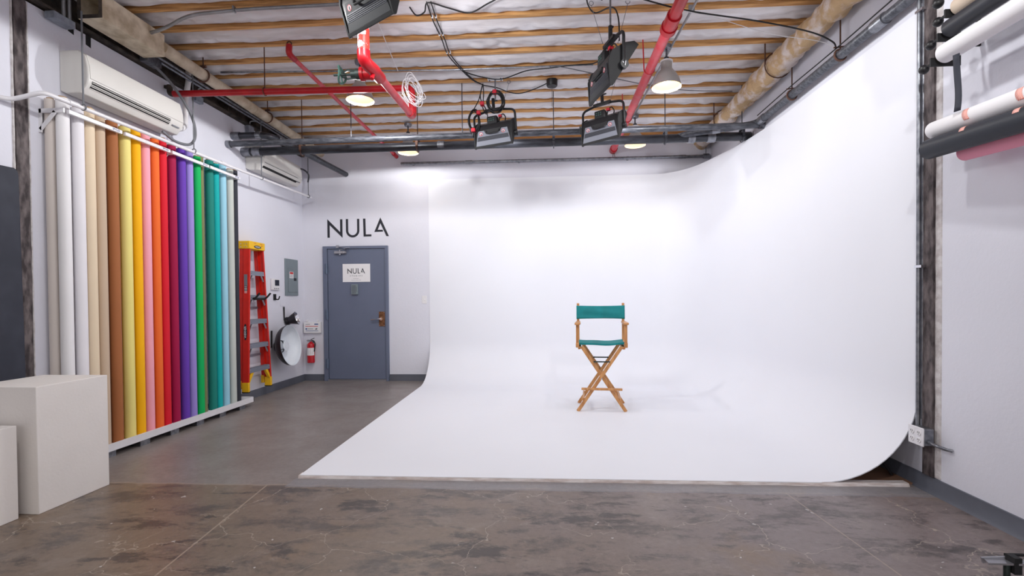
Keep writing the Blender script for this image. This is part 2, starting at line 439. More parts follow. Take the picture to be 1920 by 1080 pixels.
# door
b = MB()
b.box(-3.415, -3.35, YB - .05, YB, 0, 2.062); b.box(-2.446, -2.405, YB - .05, YB, 0, 2.062); b.box(-3.35, -2.446, YB - .05, YB, 2.022, 2.062)
d = struct(b.build('door_1', M['door'], bevel=.004)); 
b = MB(); b.box(-3.345, -2.451, YB - .03, YB - .002, .03, 2.016); b.build('door_leaf', M['door'], d, bevel=.003)
b = MB(); b.box(-3.35, -2.446, YB - .055, YB, 0, .028); o = b.build('threshold', M['silver'], d); o['label'] = 'silver metal threshold'
for z in (1.72, 1.02, .27):
    b = MB(); b.cyl((-3.352, YB - .06, z - .075), (-3.352, YB - .06, z + .075), .017, seg=12); b.box(-3.385, -3.352, YB - .054, YB - .049, z - .07, z + .07)
    b.build('hinge', M['door_hw'], d)
b = MB(); b.box(-3.22, -3.06, YB - .085, YB - .03, 1.945, 1.985); b.cyl((-3.06, YB - .06, 1.965), (-3.035, YB - .06, 1.965), .022, seg=12); b.cyl((-3.14, YB - .058, 1.925), (-3.14, YB - .058, 1.95), .014, seg=12)
cl = b.build('door_closer', M['silver'], d, bevel=.004); cl['label'] = 'silver door closer'
b = MB(); b.bar((-3.14, YB - .065, 2.0), (-2.97, YB - .11, 2.035), .02, .006); b.bar((-2.97, YB - .11, 2.03), (-3.18, YB - .055, 2.055), .02, .006); b.cyl((-3.14, YB - .062, 1.985), (-3.14, YB - .062, 2.005), .01, seg=10); b.box(-3.2, -3.16, YB - .06, YB - .045, 2.035, 2.075)
b.build('closer_arm', M['silver'], cl)
b = MB(); b.box(-2.555, -2.462, YB - .036, YB - .028, .835, 1.06)
lp = b.build('lock_plate', M['brass'], d, bevel=.002); lp['label'] = 'worn bronze lock plate'
b = MB()
for x, z in ((-2.545, .85), (-2.545, 1.045), (-2.472, .85), (-2.472, 1.045)): b.cyl((x, YB - .04, z), (x, YB - .034, z), .006, seg=8)
b.build('screw', M['chrome'], lp)
b = MB(); b.cyl((-2.51, YB - .075, .95), (-2.51, YB - .03, .95), .024, seg=16); b.tube(bend([(-2.51, YB - .07, .95), (-2.56, YB - .085, .95), (-2.66, YB - .08, .935)], .03), .011, 10)
lv = b.build('lever_handle', M['chrome'], d); lv['label'] = 'chrome lever handle'

# ------------------------------------------------------------------ lettering
# outlines in sign units (about 125 wide, 38 high)
SX, SY = 1 / 10.8, 1 / 10.8
def gl(p): return [((x - 130) * SX, (490 - y) * SY) for x, y in p]
def arc(cx, cy, r, a0, a1, n=14): return [(cx + r * math.cos(R(a0 + (a1 - a0) * i / n)), cy - r * math.sin(R(a0 + (a1 - a0) * i / n))) for i in range(n + 1)]
GN = gl([(130, 118), (390, 378), (390, 125), (436, 125), (436, 492), (176, 236), (176, 485), (130, 485)])
GU = gl([(508, 122), (552, 122), (552, 352)] + arc(643, 352, 91, 180, 360)[1:] + [(734, 122), (778, 122), (778, 352)] + arc(643, 352, 135, 360, 180)[1:])
GL_ = gl([(856, 120), (902, 120), (908, 432), (1020, 432), (1020, 472), (862, 474)])
GA = gl([(1204, 102), (1372, 472), (1322, 472), (1203, 215), (1148, 345), (1248, 345), (1256, 382), (1080, 386)])
def lettering(parent, x0, z0, s, y0, y1, m, nm='letter'):
    for g in (GN, GU, GL_, GA):
        b = MB(); b.prism([(x0 + u * s, z0 + v * s) for u, v in g], YW, y0, y1)
        o = b.build(nm, m, parent)
        # concave caps need triangulation
        bm = bmesh.new(); bm.from_mesh(o.data); bmesh.ops.triangulate(bm, faces=[f for f in bm.faces if len(f.verts) > 4]); bm.to_mesh(o.data); bm.free()
def text_mesh(txt, size, m, name, parent, mtx, ext=.0006, align='CENTER', space=1.0):
    cu = bpy.data.curves.new(name, 'FONT'); cu.body = txt; cu.size = size; cu.align_x = align; cu.align_y = 'CENTER'; cu.extrude = ext; cu.space_character = space
    t = bpy.data.objects.new(name, cu); C.objects.link(t)
    dg = bpy.context.evaluated_depsgraph_get(); dg.update()
    me = bpy.data.meshes.new_from_object(t.evaluated_get(dg)); bpy.data.objects.remove(t)
    off = OFF.get(parent, V(0, 0, 0))
    me.transform(Matrix.Translation(-off) @ mtx)
    me.materials.clear(); me.materials.append(m)
    o = bpy.data.objects.new(name, me); C.objects.link(o); o.parent = parent; OFF[o] = off
    return o
FRONT = Matrix.Rotation(R(90), 4, 'X')                        # text on a surface that faces the camera side (-Y)
def at(x, y, z, rot): return Matrix.Translation(V(x, y, z)) @ rot
RIGHTF = Matrix.Rotation(R(90), 4, 'Z') @ FRONT               # text on a surface that faces +X

wl = thing('wall_lettering', 'large dark NULA letters on the white wall above the grey door', 'lettering', (-2.89, YB, 2.2))
lettering(wl, -3.355, 2.195, .00835, YB - .003, YB, M['ink'])
sg = thing('paper_sign', 'white NULA studios paper sign taped to the grey door', 'sign', (-2.9, YB - .032, 1.51))
b = MB(); b.box(-3.11, -2.682, YB - .034, YB - .031, 1.515, 1.79); b.build('sheet', M['paperwhite'], sg)
lettering(sg, -3.035, 1.64, .00238, YB - .0355, YB - .034, M['ink'], 'lettering')
text_mesh('STUDIOS', .026, M['ink'], 'small_lettering', sg, at(-2.9, YB - .0345, 1.607, FRONT), space=2.1)
b = MB()
for z, n in ((1.562, 7), (1.54, 11)):
    x = -2.9 - n * .0065
    for i in range(n):
        w = random.uniform(.006, .011); b.box(x, x + w, YB - .0345, YB - .034, z, z + .005); x += .013
b.build('fine_print', M['greyprint'], sg)
ch = thing('door_chime', 'small grey plastic box on the grey door under the paper sign', 'door chime', (-2.92, YB - .03, 1.32))
b = MB(); b.box(-2.968, -2.868, YB - .068, YB - .03, 1.322, 1.478); o = b.build('case', M['panel'], ch, bevel=.006)
b = MB()
for i in range(3): b.box(-2.948 + i * .02, -2.942 + i * .02, YB - .07, YB - .067, 1.335, 1.465)
b.box(-2.888, -2.884, YB - .07, YB - .067, 1.36, 1.44); b.build('grille', M['fixdark'], ch)

# ------------------------------------------------------------------ cyclorama
def cyc():
    root = thing('cyclorama', 'seamless white curved studio cyclorama sweeping from the floor up the back and right walls', 'cyclorama', (0.3, 3.26, 0))
    FZ = .022; RC = .6; TOP = 3.05; XLc = -1.775
    plan = [V(XLc, 7.263, 0), V(-1.2, 7.263, 0), V(-.6, 7.263, 0), V(0, 7.263, 0), V(.6, 7.263, 0), V(1.2, 7.263, 0)]
    plan += spline([(1.5, 7.263, 0), (1.72, 7.225, 0), (1.93, 7.06, 0), (2.08, 6.80, 0), (2.19, 6.42, 0), (2.29, 5.98, 0), (2.355, 5.45, 0), (2.375, 5.0, 0)], 6)
    plan += [V(2.378, 4.4, 0), V(2.38, 3.8, 0), V(2.382, 3.265, 0)]
    n = len(plan)
    inn = [V(p.x, 7.263 - RC, 0) for p in plan[:6]]
    inn += spline([(1.42, 6.66, 0), (1.53, 6.62, 0), (1.61, 6.51, 0), (1.665, 6.32, 0), (1.705, 6.05, 0), (1.738, 5.72, 0), (1.762, 5.3, 0), (1.775, 4.9, 0)], 6)
    inn += [V(p.x - RC, p.y, 0) for p in plan[-3:]]
    nor = [(a - p) / RC for a, p in zip(inn, plan)]       # from the wall line to the floor line of the cove
    prof = [(0, TOP), (0, 2.2), (0, 1.4), (0, FZ + RC)]
    prof += [(RC * (1 - math.cos(R(a))), FZ + RC * (1 - math.sin(R(a)))) for a in range(6, 91, 6)]
    b = MB(); m = len(prof); vs = []; fs = []
    for i in range(n):
        for dd, z in prof: p = plan[i] + nor[i] * dd; vs.append(V(p.x, p.y, z))
    for i in range(n - 1):
        for j in range(m - 1): fs.append((i * m + j, i * m + j + 1, (i + 1) * m + j + 1, (i + 1) * m + j))
    b.add(vs, fs, True)
    inner = [vs[i * m + m - 1] for i in range(n)]
    poly = inner + [V(XLc + .0, 3.26, FZ)]
    poly[-1] = V(-1.725, 3.26, FZ)
    k = len(poly) - 1
    poly.insert(k, V(poly[k - 1].x, 3.26, FZ))
    b.add(poly, [tuple(range(len(poly)))], True)
    o = b.build('sweep', M['cyc'], root, angle=50)
    sd = o.modifiers.new('thickness', 'SOLIDIFY'); sd.thickness = .006; sd.offset = -1
    es = o.modifiers.new('crisp_edges', 'EDGE_SPLIT'); es.split_angle = R(50)
    # make sure the thickness grows away from the room
    nz = sum((p.normal.z for p in o.data.polygons if abs(p.center.z + OFF[o].z - FZ) < .01))
    if nz < 0: o.data.flip_normals()
    # scuffed lip along the front edge
    b = MB(); vs = []; fs = []; N = 70
    for i in range(N + 1):
        x = -1.735 + (2.33 + 1.735) * i / N
        h = .004 * noise.noise(V(x * 6, 0, 3)); k = .012 * noise.noise(V(x * 3, 5, 1))
        yl = 3.262 + (.012 * (x - 1.7) if x > 1.7 else 0)
        for yy, zz in ((yl - .012 + k * .4, 0), (yl - .008 + k * .4, .012 + h), (yl, .021), (yl + .05, .021), (yl + .05, 0)): vs.append(V(x, yy, zz))
    for i in range(N):
        for j in range(4): fs.append((i * 5 + j, i * 5 + j + 1, i * 5 + 6 + j, i * 5 + 5 + j))
    b.add(vs, fs); b.add(vs[:5], [(0, 1, 2, 3, 4)]); b.add(vs[-5:], [(4, 3, 2, 1, 0)])
    l = b.build('edge_strip', M['lip'], root); l['label'] = 'scuffed wooden edge strip'
    b = MB(); b.box(1.75, 2.385, 3.3, 4.3, .0, .012); o = b.build('base_sheet', M['plywood'], root); o['label'] = 'bare brown plywood under the curve'
cyc()
sc = thing('cable_coil', 'tangle of loose cords under the right curve of the white cyclorama', 'cable', (2.16, 3.62, .012))
b = MB()
for i in range(5):
    pts = [(2.235 + .05 * math.cos(a) * (1 + .1 * i) + .01 * math.sin(2.3 * a + i), 3.60 + .09 * math.sin(a + i) + .02 * i, .03 + .012 * i + .012 * math.sin(3 * a + i)) for a in [2 * PI * k / 14 for k in range(14)]]
    b.tube(spline(pts, 4, True), .006, 6, closed=True)
b.build('cord', M['cablegrey'], sc)
b = MB(); b.tube(spline([(2.12, 3.44, .02), (2.18, 3.5, .05), (2.26, 3.5, .10), (2.33, 3.6, .06), (2.28, 3.8, .02)], 6), .008, 8); b.tube(spline([(2.33, 3.42, .02), (2.29, 3.52, .12), (2.24, 3.62, .08), (2.22, 3.85, .02)], 6), .008, 8)
b.build('black_cord', M['rubber'], sc)
b = MB(); b.cyl((2.10, 3.50, .03), (2.15, 3.47, .034), .016, seg=12); tag(b.build('red_plug', M['redtape']), 'small red cable connector lying under the curve of the cyclorama', 'plug')

# ------------------------------------------------------------------ director's chair
def chair():
    t = thing('directors_chair', 'tall wooden director chair with teal canvas seat and back on the white sweep', 'chair', (0, 0, 0))
    W = M['chairwood']; hw, hd = .255, .205; zs = .725
    def leg(sy, sx):
        b = MB(); b.bar((sx * hw, sy * hd + (.014 * sx), .0), (-sx * (hw - .045), sy * hd + (.014 * sx), zs - .03), .036, .024, up=V(0, 1, 0)); return b
    for sy in (-1, 1):
        for sx in (-1, 1): leg(sy, sx).build('leg', W, t, bevel=.004)
    for sx in (-1, 1):
        b = MB(); b.bar((sx * hw, -hd - .05, zs - .012), (sx * hw, hd + .04, zs - .012), .034, .05); b.bar((sx * (hw - .02), -hd, zs - .045), (sx * (hw - .02), hd, zs - .045), .03, .03)
        b.build('seat_rail', W, t, bevel=.005)
        b = MB(); b.bar((sx * hw, -hd - .01, zs), (sx * hw, -hd - .01, .93), .03, .03, up=V(0, 1, 0)); b.build('arm_post', W, t, bevel=.004)
        b = MB(); b.prism([(sx * hw - .028, -hd - .07), (sx * hw + .028, -hd - .07), (sx * hw + .034, -hd + .05), (sx * hw + .022, hd + .02), (sx * hw - .022, hd + .02), (sx * hw - .03, -hd + .05)], ZW, .93, .952); b.build('armrest', W, t, bevel=.006)
        b = MB(); b.bar((sx * hw, hd, zs), (sx * (hw + .002), hd + .035, 1.145), .028, .03, up=V(0, 1, 0)); b.ball((sx * (hw + .002), hd + .035, 1.148), .018, 10, (1, 1, .6)); b.build('back_post', W, t, bevel=.004)
    # slung canvas seat
    b = MB(); nx, ny = 12, 6; vs = []; fs = []
    for i in range(nx + 1):
        for j in range(ny + 1):
            u = i / nx * 2 - 1; v = j / ny * 2 - 1
            vs.append(V(u * (hw - .01), v * (hd - .005), zs + .014 - .012 * (1 - u * u) + .003 * math.sin(5 * u + 3 * v)))
    for i in range(nx):
        for j in range(ny): a = i * (ny + 1) + j; fs.append((a, a + 1, a + ny + 2, a + ny + 1))
    b.add(vs, fs, True); o = b.build('seat', M['teal'], t); s = o.modifiers.new('t', 'SOLIDIFY'); s.thickness = .02; s.offset = -1; e_ = o.modifiers.new('crisp_edges', 'EDGE_SPLIT'); e_.split_angle = R(50)
    b = MB(); nx, nz = 22, 8; vs = []; fs = []
    for i in range(nx + 1):
        for j in range(nz + 1):
            u = i / nx * 2 - 1; v = j / nz
            sag = .02 * (1 - u * u) + .004 * math.sin(9 * v + 2 * u) * (1 - u * u)
            y = hd - .002 + .02 * v + sag
            z = .975 + v * .155 - .006 * (1 - u * u) * (1 if v > .5 else -1) * abs(2 * v - 1)
            vs.append(V(u * (hw + .02), y, z))
    for i in range(nx):
        for j in range(nz): a = i * (nz + 1) + j; fs.append((a, a + 1, a + nz + 2, a + nz + 1))
    b.add(vs, fs, True); o = b.build('backrest', M['teal'], t); s = o.modifiers.new('t', 'SOLIDIFY'); s.thickness = .007; s.offset = 0
    b = MB(); b.bar((-.215, -hd - .035, .245), (.215, -hd - .035, .245), .03, .024); b.build('footrest', W, t, bevel=.005)
    b = MB(); b.bar((-hw + .06, hd + .02, .13), (-hw + .06, -hd - .02, .13), .02, .026); b.build('side_stretcher', W, t, bevel=.004)
    b = MB(); b.bar((hw - .06, hd + .02, .13), (hw - .06, -hd - .02, .13), .02, .026); b.build('side_stretcher', W, t, bevel=.004)
    for yy, z in ((-hd, .535), (hd, .535)):
        b = MB(); b.bar((-.085, yy - .02, z), (.09, yy - .02, z), .006, .014); b.cyl((-.075, yy - .03, z), (-.075, yy, z), .008, seg=8); b.cyl((.08, yy - .03, z), (.08, yy, z), .008, seg=8)
        o = b.build('brace', M['irongreen'], t); o['label'] = 'dark metal folding brace'
    for yy in (-hd, hd):
        b = MB(); b.cyl((0, yy - .028, .355), (0, yy + .028, .355), .008, seg=8); b.build('pivot_bolt', M['silver'], t)
    t.location = (.598, 5.43, .022); t.rotation_euler = (0, 0, R(-5))
chair()

# ------------------------------------------------------------------ paper roll rack on the left wall
rk = thing('roll_rack', 'white wall rack that holds the row of upright coloured paper rolls', 'rack', (XL, 4.4, 0))
XF = -3.55
segs = [(3.42, 3.875), (3.905, 4.395), (4.42, 4.92), (4.94, 5.44)]
for y0, y1 in segs:
    b = MB(); b.box(XF - .012, XF + .012, y0, y1, 2.642, 2.672); o = b.build('top_rail', M['whitepaint'], rk, bevel=.003)
    text_mesh('SPYLES', .022, M['blue'], 'rail_lettering', o, at(XF + .0125, y1 - .06, 2.657, RIGHTF))
for y in (3.393, 4.453, 5.42):
    b = MB(); b.bar((XL + .004, y, 2.657), (XF, y, 2.657), .01, .032); b.bar((XL + .008, y, 2.672), (XL + .008, y, 2.50), .01, .03, up=V(1, 0, 0)); b.bar((XL + .012, y, 2.52), (XL + .13, y, 2.65), .01, .024)
    b.build('bracket', M['whitepaint'], rk)
b = MB(); b.box(-3.73, -3.465, 3.05, 5.51, .05, .06); b.box(-3.475, -3.46, 3.05, 5.51, .05, .108); b.box(-3.73, -3.46, 5.50, 5.51, .05, .108)
b.build('bottom_tray', M['whitepaint'], rk)
for i in range(7):
    y = 3.25 + i * .335
    b = MB(); b.box(-3.70, -3.475, y, y + .1, 0, .05); b.build('foot_block', M['galv'], rk)
ROLLS = [  # centre Y, X offset, radius, colour, label
    (3.435, -.085, .034, (214, 204, 198), 'grey-beige paper roll at the near end of the rack'),
    (3.452, 0, .040, (240, 238, 240), 'pure white paper roll, nearer of the two white ones in the rack'),
    (3.566, 0, .040, (238, 235, 240), 'white paper roll standing next to the cream roll'),
    (3.658, 0, .039, (234, 214, 186), 'cream paper roll between the white and tan rolls'),
    (3.748, 0, .039, (206, 182, 158), 'tan paper roll standing beside the brown roll'),
    (3.862, 0, .042, (168, 104, 62), 'brown paper roll in the wall rack'),
    (3.933, -.046, .026, (206, 166, 56), 'narrow mustard paper roll tucked behind the brown roll'),
    (3.983, .004, .042, (242, 226, 138), 'pale yellow paper roll in the wall rack'),
    (4.095, 0, .040, (255, 186, 6), 'golden yellow paper roll beside the pink roll'),
    (4.197, 0, .039, (250, 170, 186), 'light pink paper roll in the wall rack'),
    (4.301, 0, .039, (244, 112, 44), 'orange paper roll between the pink and red rolls'),
    (4.394, 0, .038, (222, 26, 48), 'bright red paper roll in the wall rack'),
    (4.516, -.01, .042, (164, 10, 70), 'maroon paper roll beside the purple roll'),
    (4.634, 0, .040, (104, 60, 176), 'deep purple paper roll in the wall rack'),
    (4.738, 0, .038, (158, 140, 212), 'lavender paper roll in the wall rack'),
    (4.843, .004, .038, (0, 178, 92), 'bright green paper roll in the wall rack'),
    (4.925, -.022, .034, (130, 130, 88), 'olive paper roll half hidden beside the bright green roll'),
    (5.050, -.01, .042, (24, 128, 118), 'dark teal green paper roll beside the olive roll'),
    (5.135, 0, .036, (0, 172, 172), 'turquoise paper roll in the wall rack'),
    (5.250, 0, .038, (158, 208, 228), 'light blue paper roll in the wall rack'),
    (5.372, 0, .040, (196, 200, 194), 'light grey paper roll next to the black one'),
    (5.465, -.004, .033, (50, 52, 62), 'black paper roll at the far end of the rack'),
]
for i, (y, dx, r, c, lab) in enumerate(ROLLS):
    x = -3.625 + dx; x = max(x, XL + r + .012)
    t = thing('paper_roll', lab, 'paper roll', (x, y, .06), 'upright paper rolls in the wall rack')
    top = 2.755 + .02 * math.sin(i * 2.4)
    b = MB()
    # outer paper with its loose edge, and an open top
    prof = [(r, .06), (r, top), (r - .012, top), (r - .012, top - .05)]
    b.lathe(prof, (x, y, 0), seg=36); b.build('paper', mat('paper_roll_colour', c, 0.72, var=.03, scale=2, spec=.35), t)
    b = MB(); b.lathe([(r - .0125, .062), (r - .0125, top + .012), (r - .017, top + .012), (r - .017, .062)], (x, y, 0), seg=24); b.build('core', M['cardboard'], t)

# ------------------------------------------------------------------ left wall items
b = MB(); vs = []
n = 60; fs = []
for i in range(n + 1):
    z = i / n * 3.7
    j = .006 * noise.noise(V(0, z * 9, 1)); k = .006 * noise.noise(V(5, z * 9, 1))
    for xx, yy in ((XL - .02, 3.222 + j), (XL + .012, 3.226 + j), (XL + .012, 3.308 + k), (XL - .02, 3.312 + k)): vs.append(V(xx, yy, z))
for i in range(n):
    for j in range(3): fs.append((i * 4 + j, i * 4 + j + 1, i * 4 + 5 + j, i * 4 + 4 + j))
b.add(vs, fs); sc_ = thing('steel_column', 'rusty steel column set into the left wall beside the dark board', 'column', (XL, 3.267, 0)); b.build('shaft', M['rust'], sc_)
b = MB()
for s, y in ((-1, 3.215), (1, 3.318)):
    vs = []; fs = []
    for i in range(n + 1):
        z = i / n * 3.41; w = .007 + .006 * noise.noise(V(s, z * 8, 4)); h = .009 + .004 * noise.noise(V(s, z * 14, 7))
        for xx, yy in ((XL - .001, y - w), (XL + h, y - w * .4), (XL + h, y + w * .6), (XL - .001, y + w)): vs.append(V(xx, yy, z))
    for i in range(n):
        for j in range(3): fs.append((i * 4 + j, i * 4 + j + 1, i * 4 + 5 + j, i * 4 + 4 + j))
    b.add(vs, fs)
o = b.build('plaster_edge', M['plaster'], sc_); o['label'] = 'ragged white plaster edge'
b = MB(); pl = [(2.0, 0), (3.237, 0), (3.212, 2.13)] + [(3.212 - .03 * (1 - math.cos(R(a))), 2.13 + .05 * math.sin(R(a))) for a in (30, 60, 90)] + [(2.0, 2.13)]
b.prism(pl, XW, XL + .013, XL + .04); tag(b.build('dark_board', M['board'], bevel=.004), 'tall navy-black board leaning on the left wall beside the rusty column', 'board')

sb = thing('steel_beam', 'dark rusted steel beam running along the top of the left wall', 'beam', (XL - .06, 3.5, 3.43))
b = MB(); b.box(-3.9, -3.70, YF, YB, 3.437, 3.455); b.box(-3.83, -3.815, YF, YB, 3.455, 3.70); b.box(-3.9, -3.70, YF, YB, 3.70, 3.72); b.box(-4.0, -3.875, YF, YB, 3.28, 3.437); b.build('flanges_and_backing', M['rustdark'], sb)  # last box: dark backing added behind the wall to keep its notches dark
b = MB()
for i in range(8): b.box(-3.815, -3.71, 3.3 + i * .55, 3.315 + i * .55, 3.455, 3.70)
b.build('stiffener', M['rustdark'], sb)
for ya, yb, za in ((3.6275, 3.6795, 3.364), (3.7745, 3.8235, 3.333)):
    b = MB(); b.box(XL - .11, XL - .004, ya, yb, za, 3.43); b.build('notch_shade_block', M['slot'], sb)  # dark block filling the wall notch, in place of the shade inside

# casing + tan pipe
cs = thing('pipe_casing', 'stained tan open-ended box casing around the pipe above the air conditioner', 'casing', (-3.52, 3.9, 3.44))
b = MB(); x0, x1, z0, z1, y0, y1 = -3.62, -3.42, 3.44, 3.635, 3.585, 4.2
b.box(x0, x1, y0, y1, z0, z0 + .012); b.box(x0, x1, y0, y1, z1 - .012, z1); b.box(x0, x0 + .012, y0, y1, z0 + .012, z1 - .012); b.box(x1 - .012, x1, y0, y1, z0 + .012, z1 - .012); b.box(x0 + .012, x1 - .012, y1 - .012, y1, z0 + .012, z1 - .012)
b.build('box', M['tanbox'], cs)
b = MB(); t_ = .026
b.box(x0 - .001, x1 + .001, y0 - .004, y0, z0 - .001, z0 + t_); b.box(x0 - .001, x1 + .001, y0 - .004, y0, z1 - t_, z1 + .001); b.box(x0 - .001, x0 + t_, y0 - .004, y0, z0 + t_, z1 - t_); b.box(x1 - t_, x1 + .001, y0 - .004, y0, z0 + t_, z1 - t_)
o = b.build('end_frame', M['rustdark'], cs); o['label'] = 'dark rusted end frame'
tp = thing('drain_pipe', 'tan painted drain pipe running along the ceiling above the left wall', 'pipe', (-3.44, 5.7, 3.44))
b = MB(); b.cyl((-3.445, 4.2, 3.525), (-3.44, YB, 3.485), .055, seg=24); b.build('pipe', M['tan'], tp)
for y in (5.55, 6.6):
    b = MB(); b.cyl((-3.443, y, 3.505), (-3.443, y + .02, 3.505), .058, seg=24); b.build('coupling', M['tan'], tp)
for y in (4.72, 5.85):
    b = MB(); z = 3.51; b.tube([(-3.44 + .062 * math.cos(a), y, z + .062 * math.sin(a)) for a in [2 * PI * k / 20 for k in range(20)]], .008, 8, closed=True); b.tube([(-3.44, y, z + .062), (-3.44, y, 3.72)], .006, 8); b.cyl((-3.47, y, z + .09), (-3.41, y, z + .09), .014, seg=10)
    o = b.build('clevis_hanger', M['rustclamp'], tp); o['label'] = 'rusty ring hanger'
for i, (x, z, lab) in enumerate(((-3.60, 3.515, 'shiny thin steel conduit under the tan drain pipe, nearer the room'), (-3.635, 3.50, 'shiny thin steel conduit under the tan drain pipe, nearer the wall'))):
    b = MB(); b.cyl((x, 4.2, z), (x + .01, YB - (.0 if i else .35), z), .0125, seg=12); tag(b.build('conduit', M['galv']), lab, 'conduit', 'conduits along the left beam')
b = MB(); b.tube(bend([(-3.42, 4.05, 3.575), (-3.26, 4.03, 3.60), (-3.02, 3.97, 3.665), (-2.5, 3.945, 3.675), (-1.2, 3.93, 3.675)], .14, 8), .014, 12)
for x in (-2.6, -1.6): b.box(x, x + .012, 3.925, 3.962, 3.655, 3.70)
tag(b.build('conduit', M['conduit']), 'bent grey conduit crossing under the joists from the tan casing', 'conduit')
jb = thing('junction_box', 'large grey electrical box at the beam above the near end of the air conditioner', 'electrical box', (-3.68, 3.5, 3.33))
b = MB(); b.box(-3.735, -3.655, 3.435, 3.60, 3.365, 3.42); b.build('case', M['boxgrey'], jb, bevel=.004)
b = MB(); b.cyl((-3.68, 3.53, 3.42), (-3.68, 3.53, 3.70), .013, seg=12); b.cyl((-3.68, 3.575, 3.42), (-3.68, 3.575, 3.70), .013, seg=12); b.build('conduit_stub', M['conduit'], jb)
for (y, z, lab) in ((5.02, 3.42, 'small grey electrical box at the wall top behind the red pipe'), (5.93, 3.40, 'small grey electrical box above the capped black pipes')):
    t = thing('junction_box', lab, 'electrical box', (XL, y, z - .05), 'small electrical boxes'); b = MB(); b.box(XL, XL + .05, y - .055, y + .055, z - .05, z + .05); b.build('case', M['boxgrey'], t, bevel=.004)
    b = MB(); b.tube(bend([(XL + .025, y, z + .05), (XL + .03, y + .0, z + .11), (XL + .15, y + .09, z + .115)], .05), .008, 8); b.build('whip', M['conduit'], t)

# air conditioners
def aircon(y0, y1, z0, lab, slots=True):
    t = thing('air_conditioner', lab, 'air conditioner', (XL, (y0 + y1) / 2, z0), 'wall air conditioners')
    pr = [(0, .02), (0, .33), (.15, .33), (.205, .295), (.232, .20), (.236, .12), (.225, .07), (.165, .0), (.05, 0)]
    b = MB(); b.prism([(XL + u, z0 + v) for u, v in pr], YW, y0, y1); b.build('body', M['acwhite'], t, bevel=.008)
    # proud front panel
    b = MB(); fp = [(.2075, .2975), (.2355, .2), (.2400, .115), (.2290, .105), (.2300, .2), (.203, .292)]
    b.prism([(XL + u, z0 + v) for u, v in fp], YW, y0 + .015, y1 - .015); b.build('front_panel', M['acwhite'], t)
    if slots:
        b = MB(); s = [(.2335, .098), (.2225, .064), (.2095, .050), (.205, .052), (.23, .1)]
        b.prism([(XL + u, z0 + v) for u, v in s], YW, y0 + .035, y1 - .16); b.build('outlet_slot', M['slot'], t)
        b = MB()
        for a, c in (((.2305, .088), (.2375, .085)), ((.218, .061), (.222, .054)), ((.206, .047), (.208, .040))):
            b.bar((XL + a[0], y0 + .035, z0 + a[1]), (XL + a[0], y1 - .16, z0 + a[1]), .010, .004)
        b.build('louver', M['acwhite'], t)
    else:
        b = MB(); b.box(XL + .2335, XL + .2385, y0 + .03, y1 - .12, z0 + .098, z0 + .101); b.prism([(XL + u, z0 + v) for u, v in ((.215, .0605), (.219, .0565), (.20, .036), (.195, .036))], YW, y0 + .03, y1 - .12); b.build('outlet_slot', M['slot'], t)
    b = MB(); b.box(XL + .216, XL + .2195, y1 - .13, y1 - .04, z0 + .05, z0 + .062); b.build('display', M['greyprint'], t)
    return t
aircon(3.555, 4.54, 2.855, 'large white wall air conditioner with open louvers above the paper rolls')
aircon(5.87, 6.83, 2.875, 'white closed wall air conditioner in the back left corner behind the black pipes', False)
b = MB(); b.tube(spline([(-3.66, 4.54, 2.93), (-3.62, 4.66, 2.97), (-3.66, 4.75, 3.12), (-3.68, 4.78, 3.3), (-3.66, 4.8, 3.5), (-3.66, 4.8, 3.69)], 6), .026, 12); tag(b.build('drain_hose', M['white']), 'white wrapped pipe rising from the near air conditioner', 'hose')
b = MB(); b.tube(spline([(-3.62, 4.28, 3.44), (-3.55, 4.45, 3.30), (-3.52, 4.64, 3.1), (-3.52, 4.70, 2.92), (-3.53, 4.64, 2.80), (-3.55, 4.48, 2.775), (-3.58, 4.35, 2.83)], 8), .013, 10)
tag(b.build('flexible_cable', M['cablegrey']), 'grey flexible cable looping beside the near air conditioner', 'cable')
b = MB(); b.box(-3.66, -3.58, 4.2, 4.36, 3.415, 3.485); tag(b.build('splice_box', M['pipegrey'], bevel=.004), 'dark box under the tan casing end where the grey cable loop starts', 'electrical box')

b = MB(); b.tube(spline([(-3.62, 6.84, 3.12), (-3.56, 6.92, 3.16), (-3.5, 6.98, 3.10), (-3.5, 6.97, 2.98)], 6), .012, 8)
tag(b.build('flexible_cable', M['pipeblk']), 'short dark cable arching over the far air conditioner', 'cable')

# white curtain rail with drop rods
cr = thing('curtain_rail', 'white pipe rail hung along the left wall above the paper rolls', 'rail', (-3.5, 5, 2.62))
b = MB(); b.tube(bend([(-3.735, 3.0, 2.622), (-3.69, 3.16, 2.645), (-3.5, 3.2, 2.705), (-3.5, 5.0, 2.728), (-3.5, 7.06, 2.775)], .04), .0155, 12); b.build('pipe', M['whitepaint'], cr)
for y in (3.38, 5.05):
    b = MB(); b.cyl((-3.5, y, 2.7075 + (y - 3.2) * .0145), (-3.5, y + .07, 2.7085 + (y - 3.2) * .0145), .019, seg=14); b.build('coupling', M['whitepaint'], cr)
for i, (y, z) in enumerate(((3.495, 3.44), (4.65, 3.50), (5.80, 3.47), (6.975, 3.46))):
    zb = 2.71 + (y - 3.2) * .017
    b = MB(); b.cyl((-3.5, y, zb + .02), (-3.5, y, z), .006, seg=8); b.tube([(-3.5 + .022 * math.cos(a), y, zb + .022 * math.sin(a)) for a in [2 * PI * k / 12 for k in range(12)]], .005, 6, closed=True)
    o = b.build('drop_rod', M['cablegrey'], cr); o['label'] = 'dark metal drop rod'

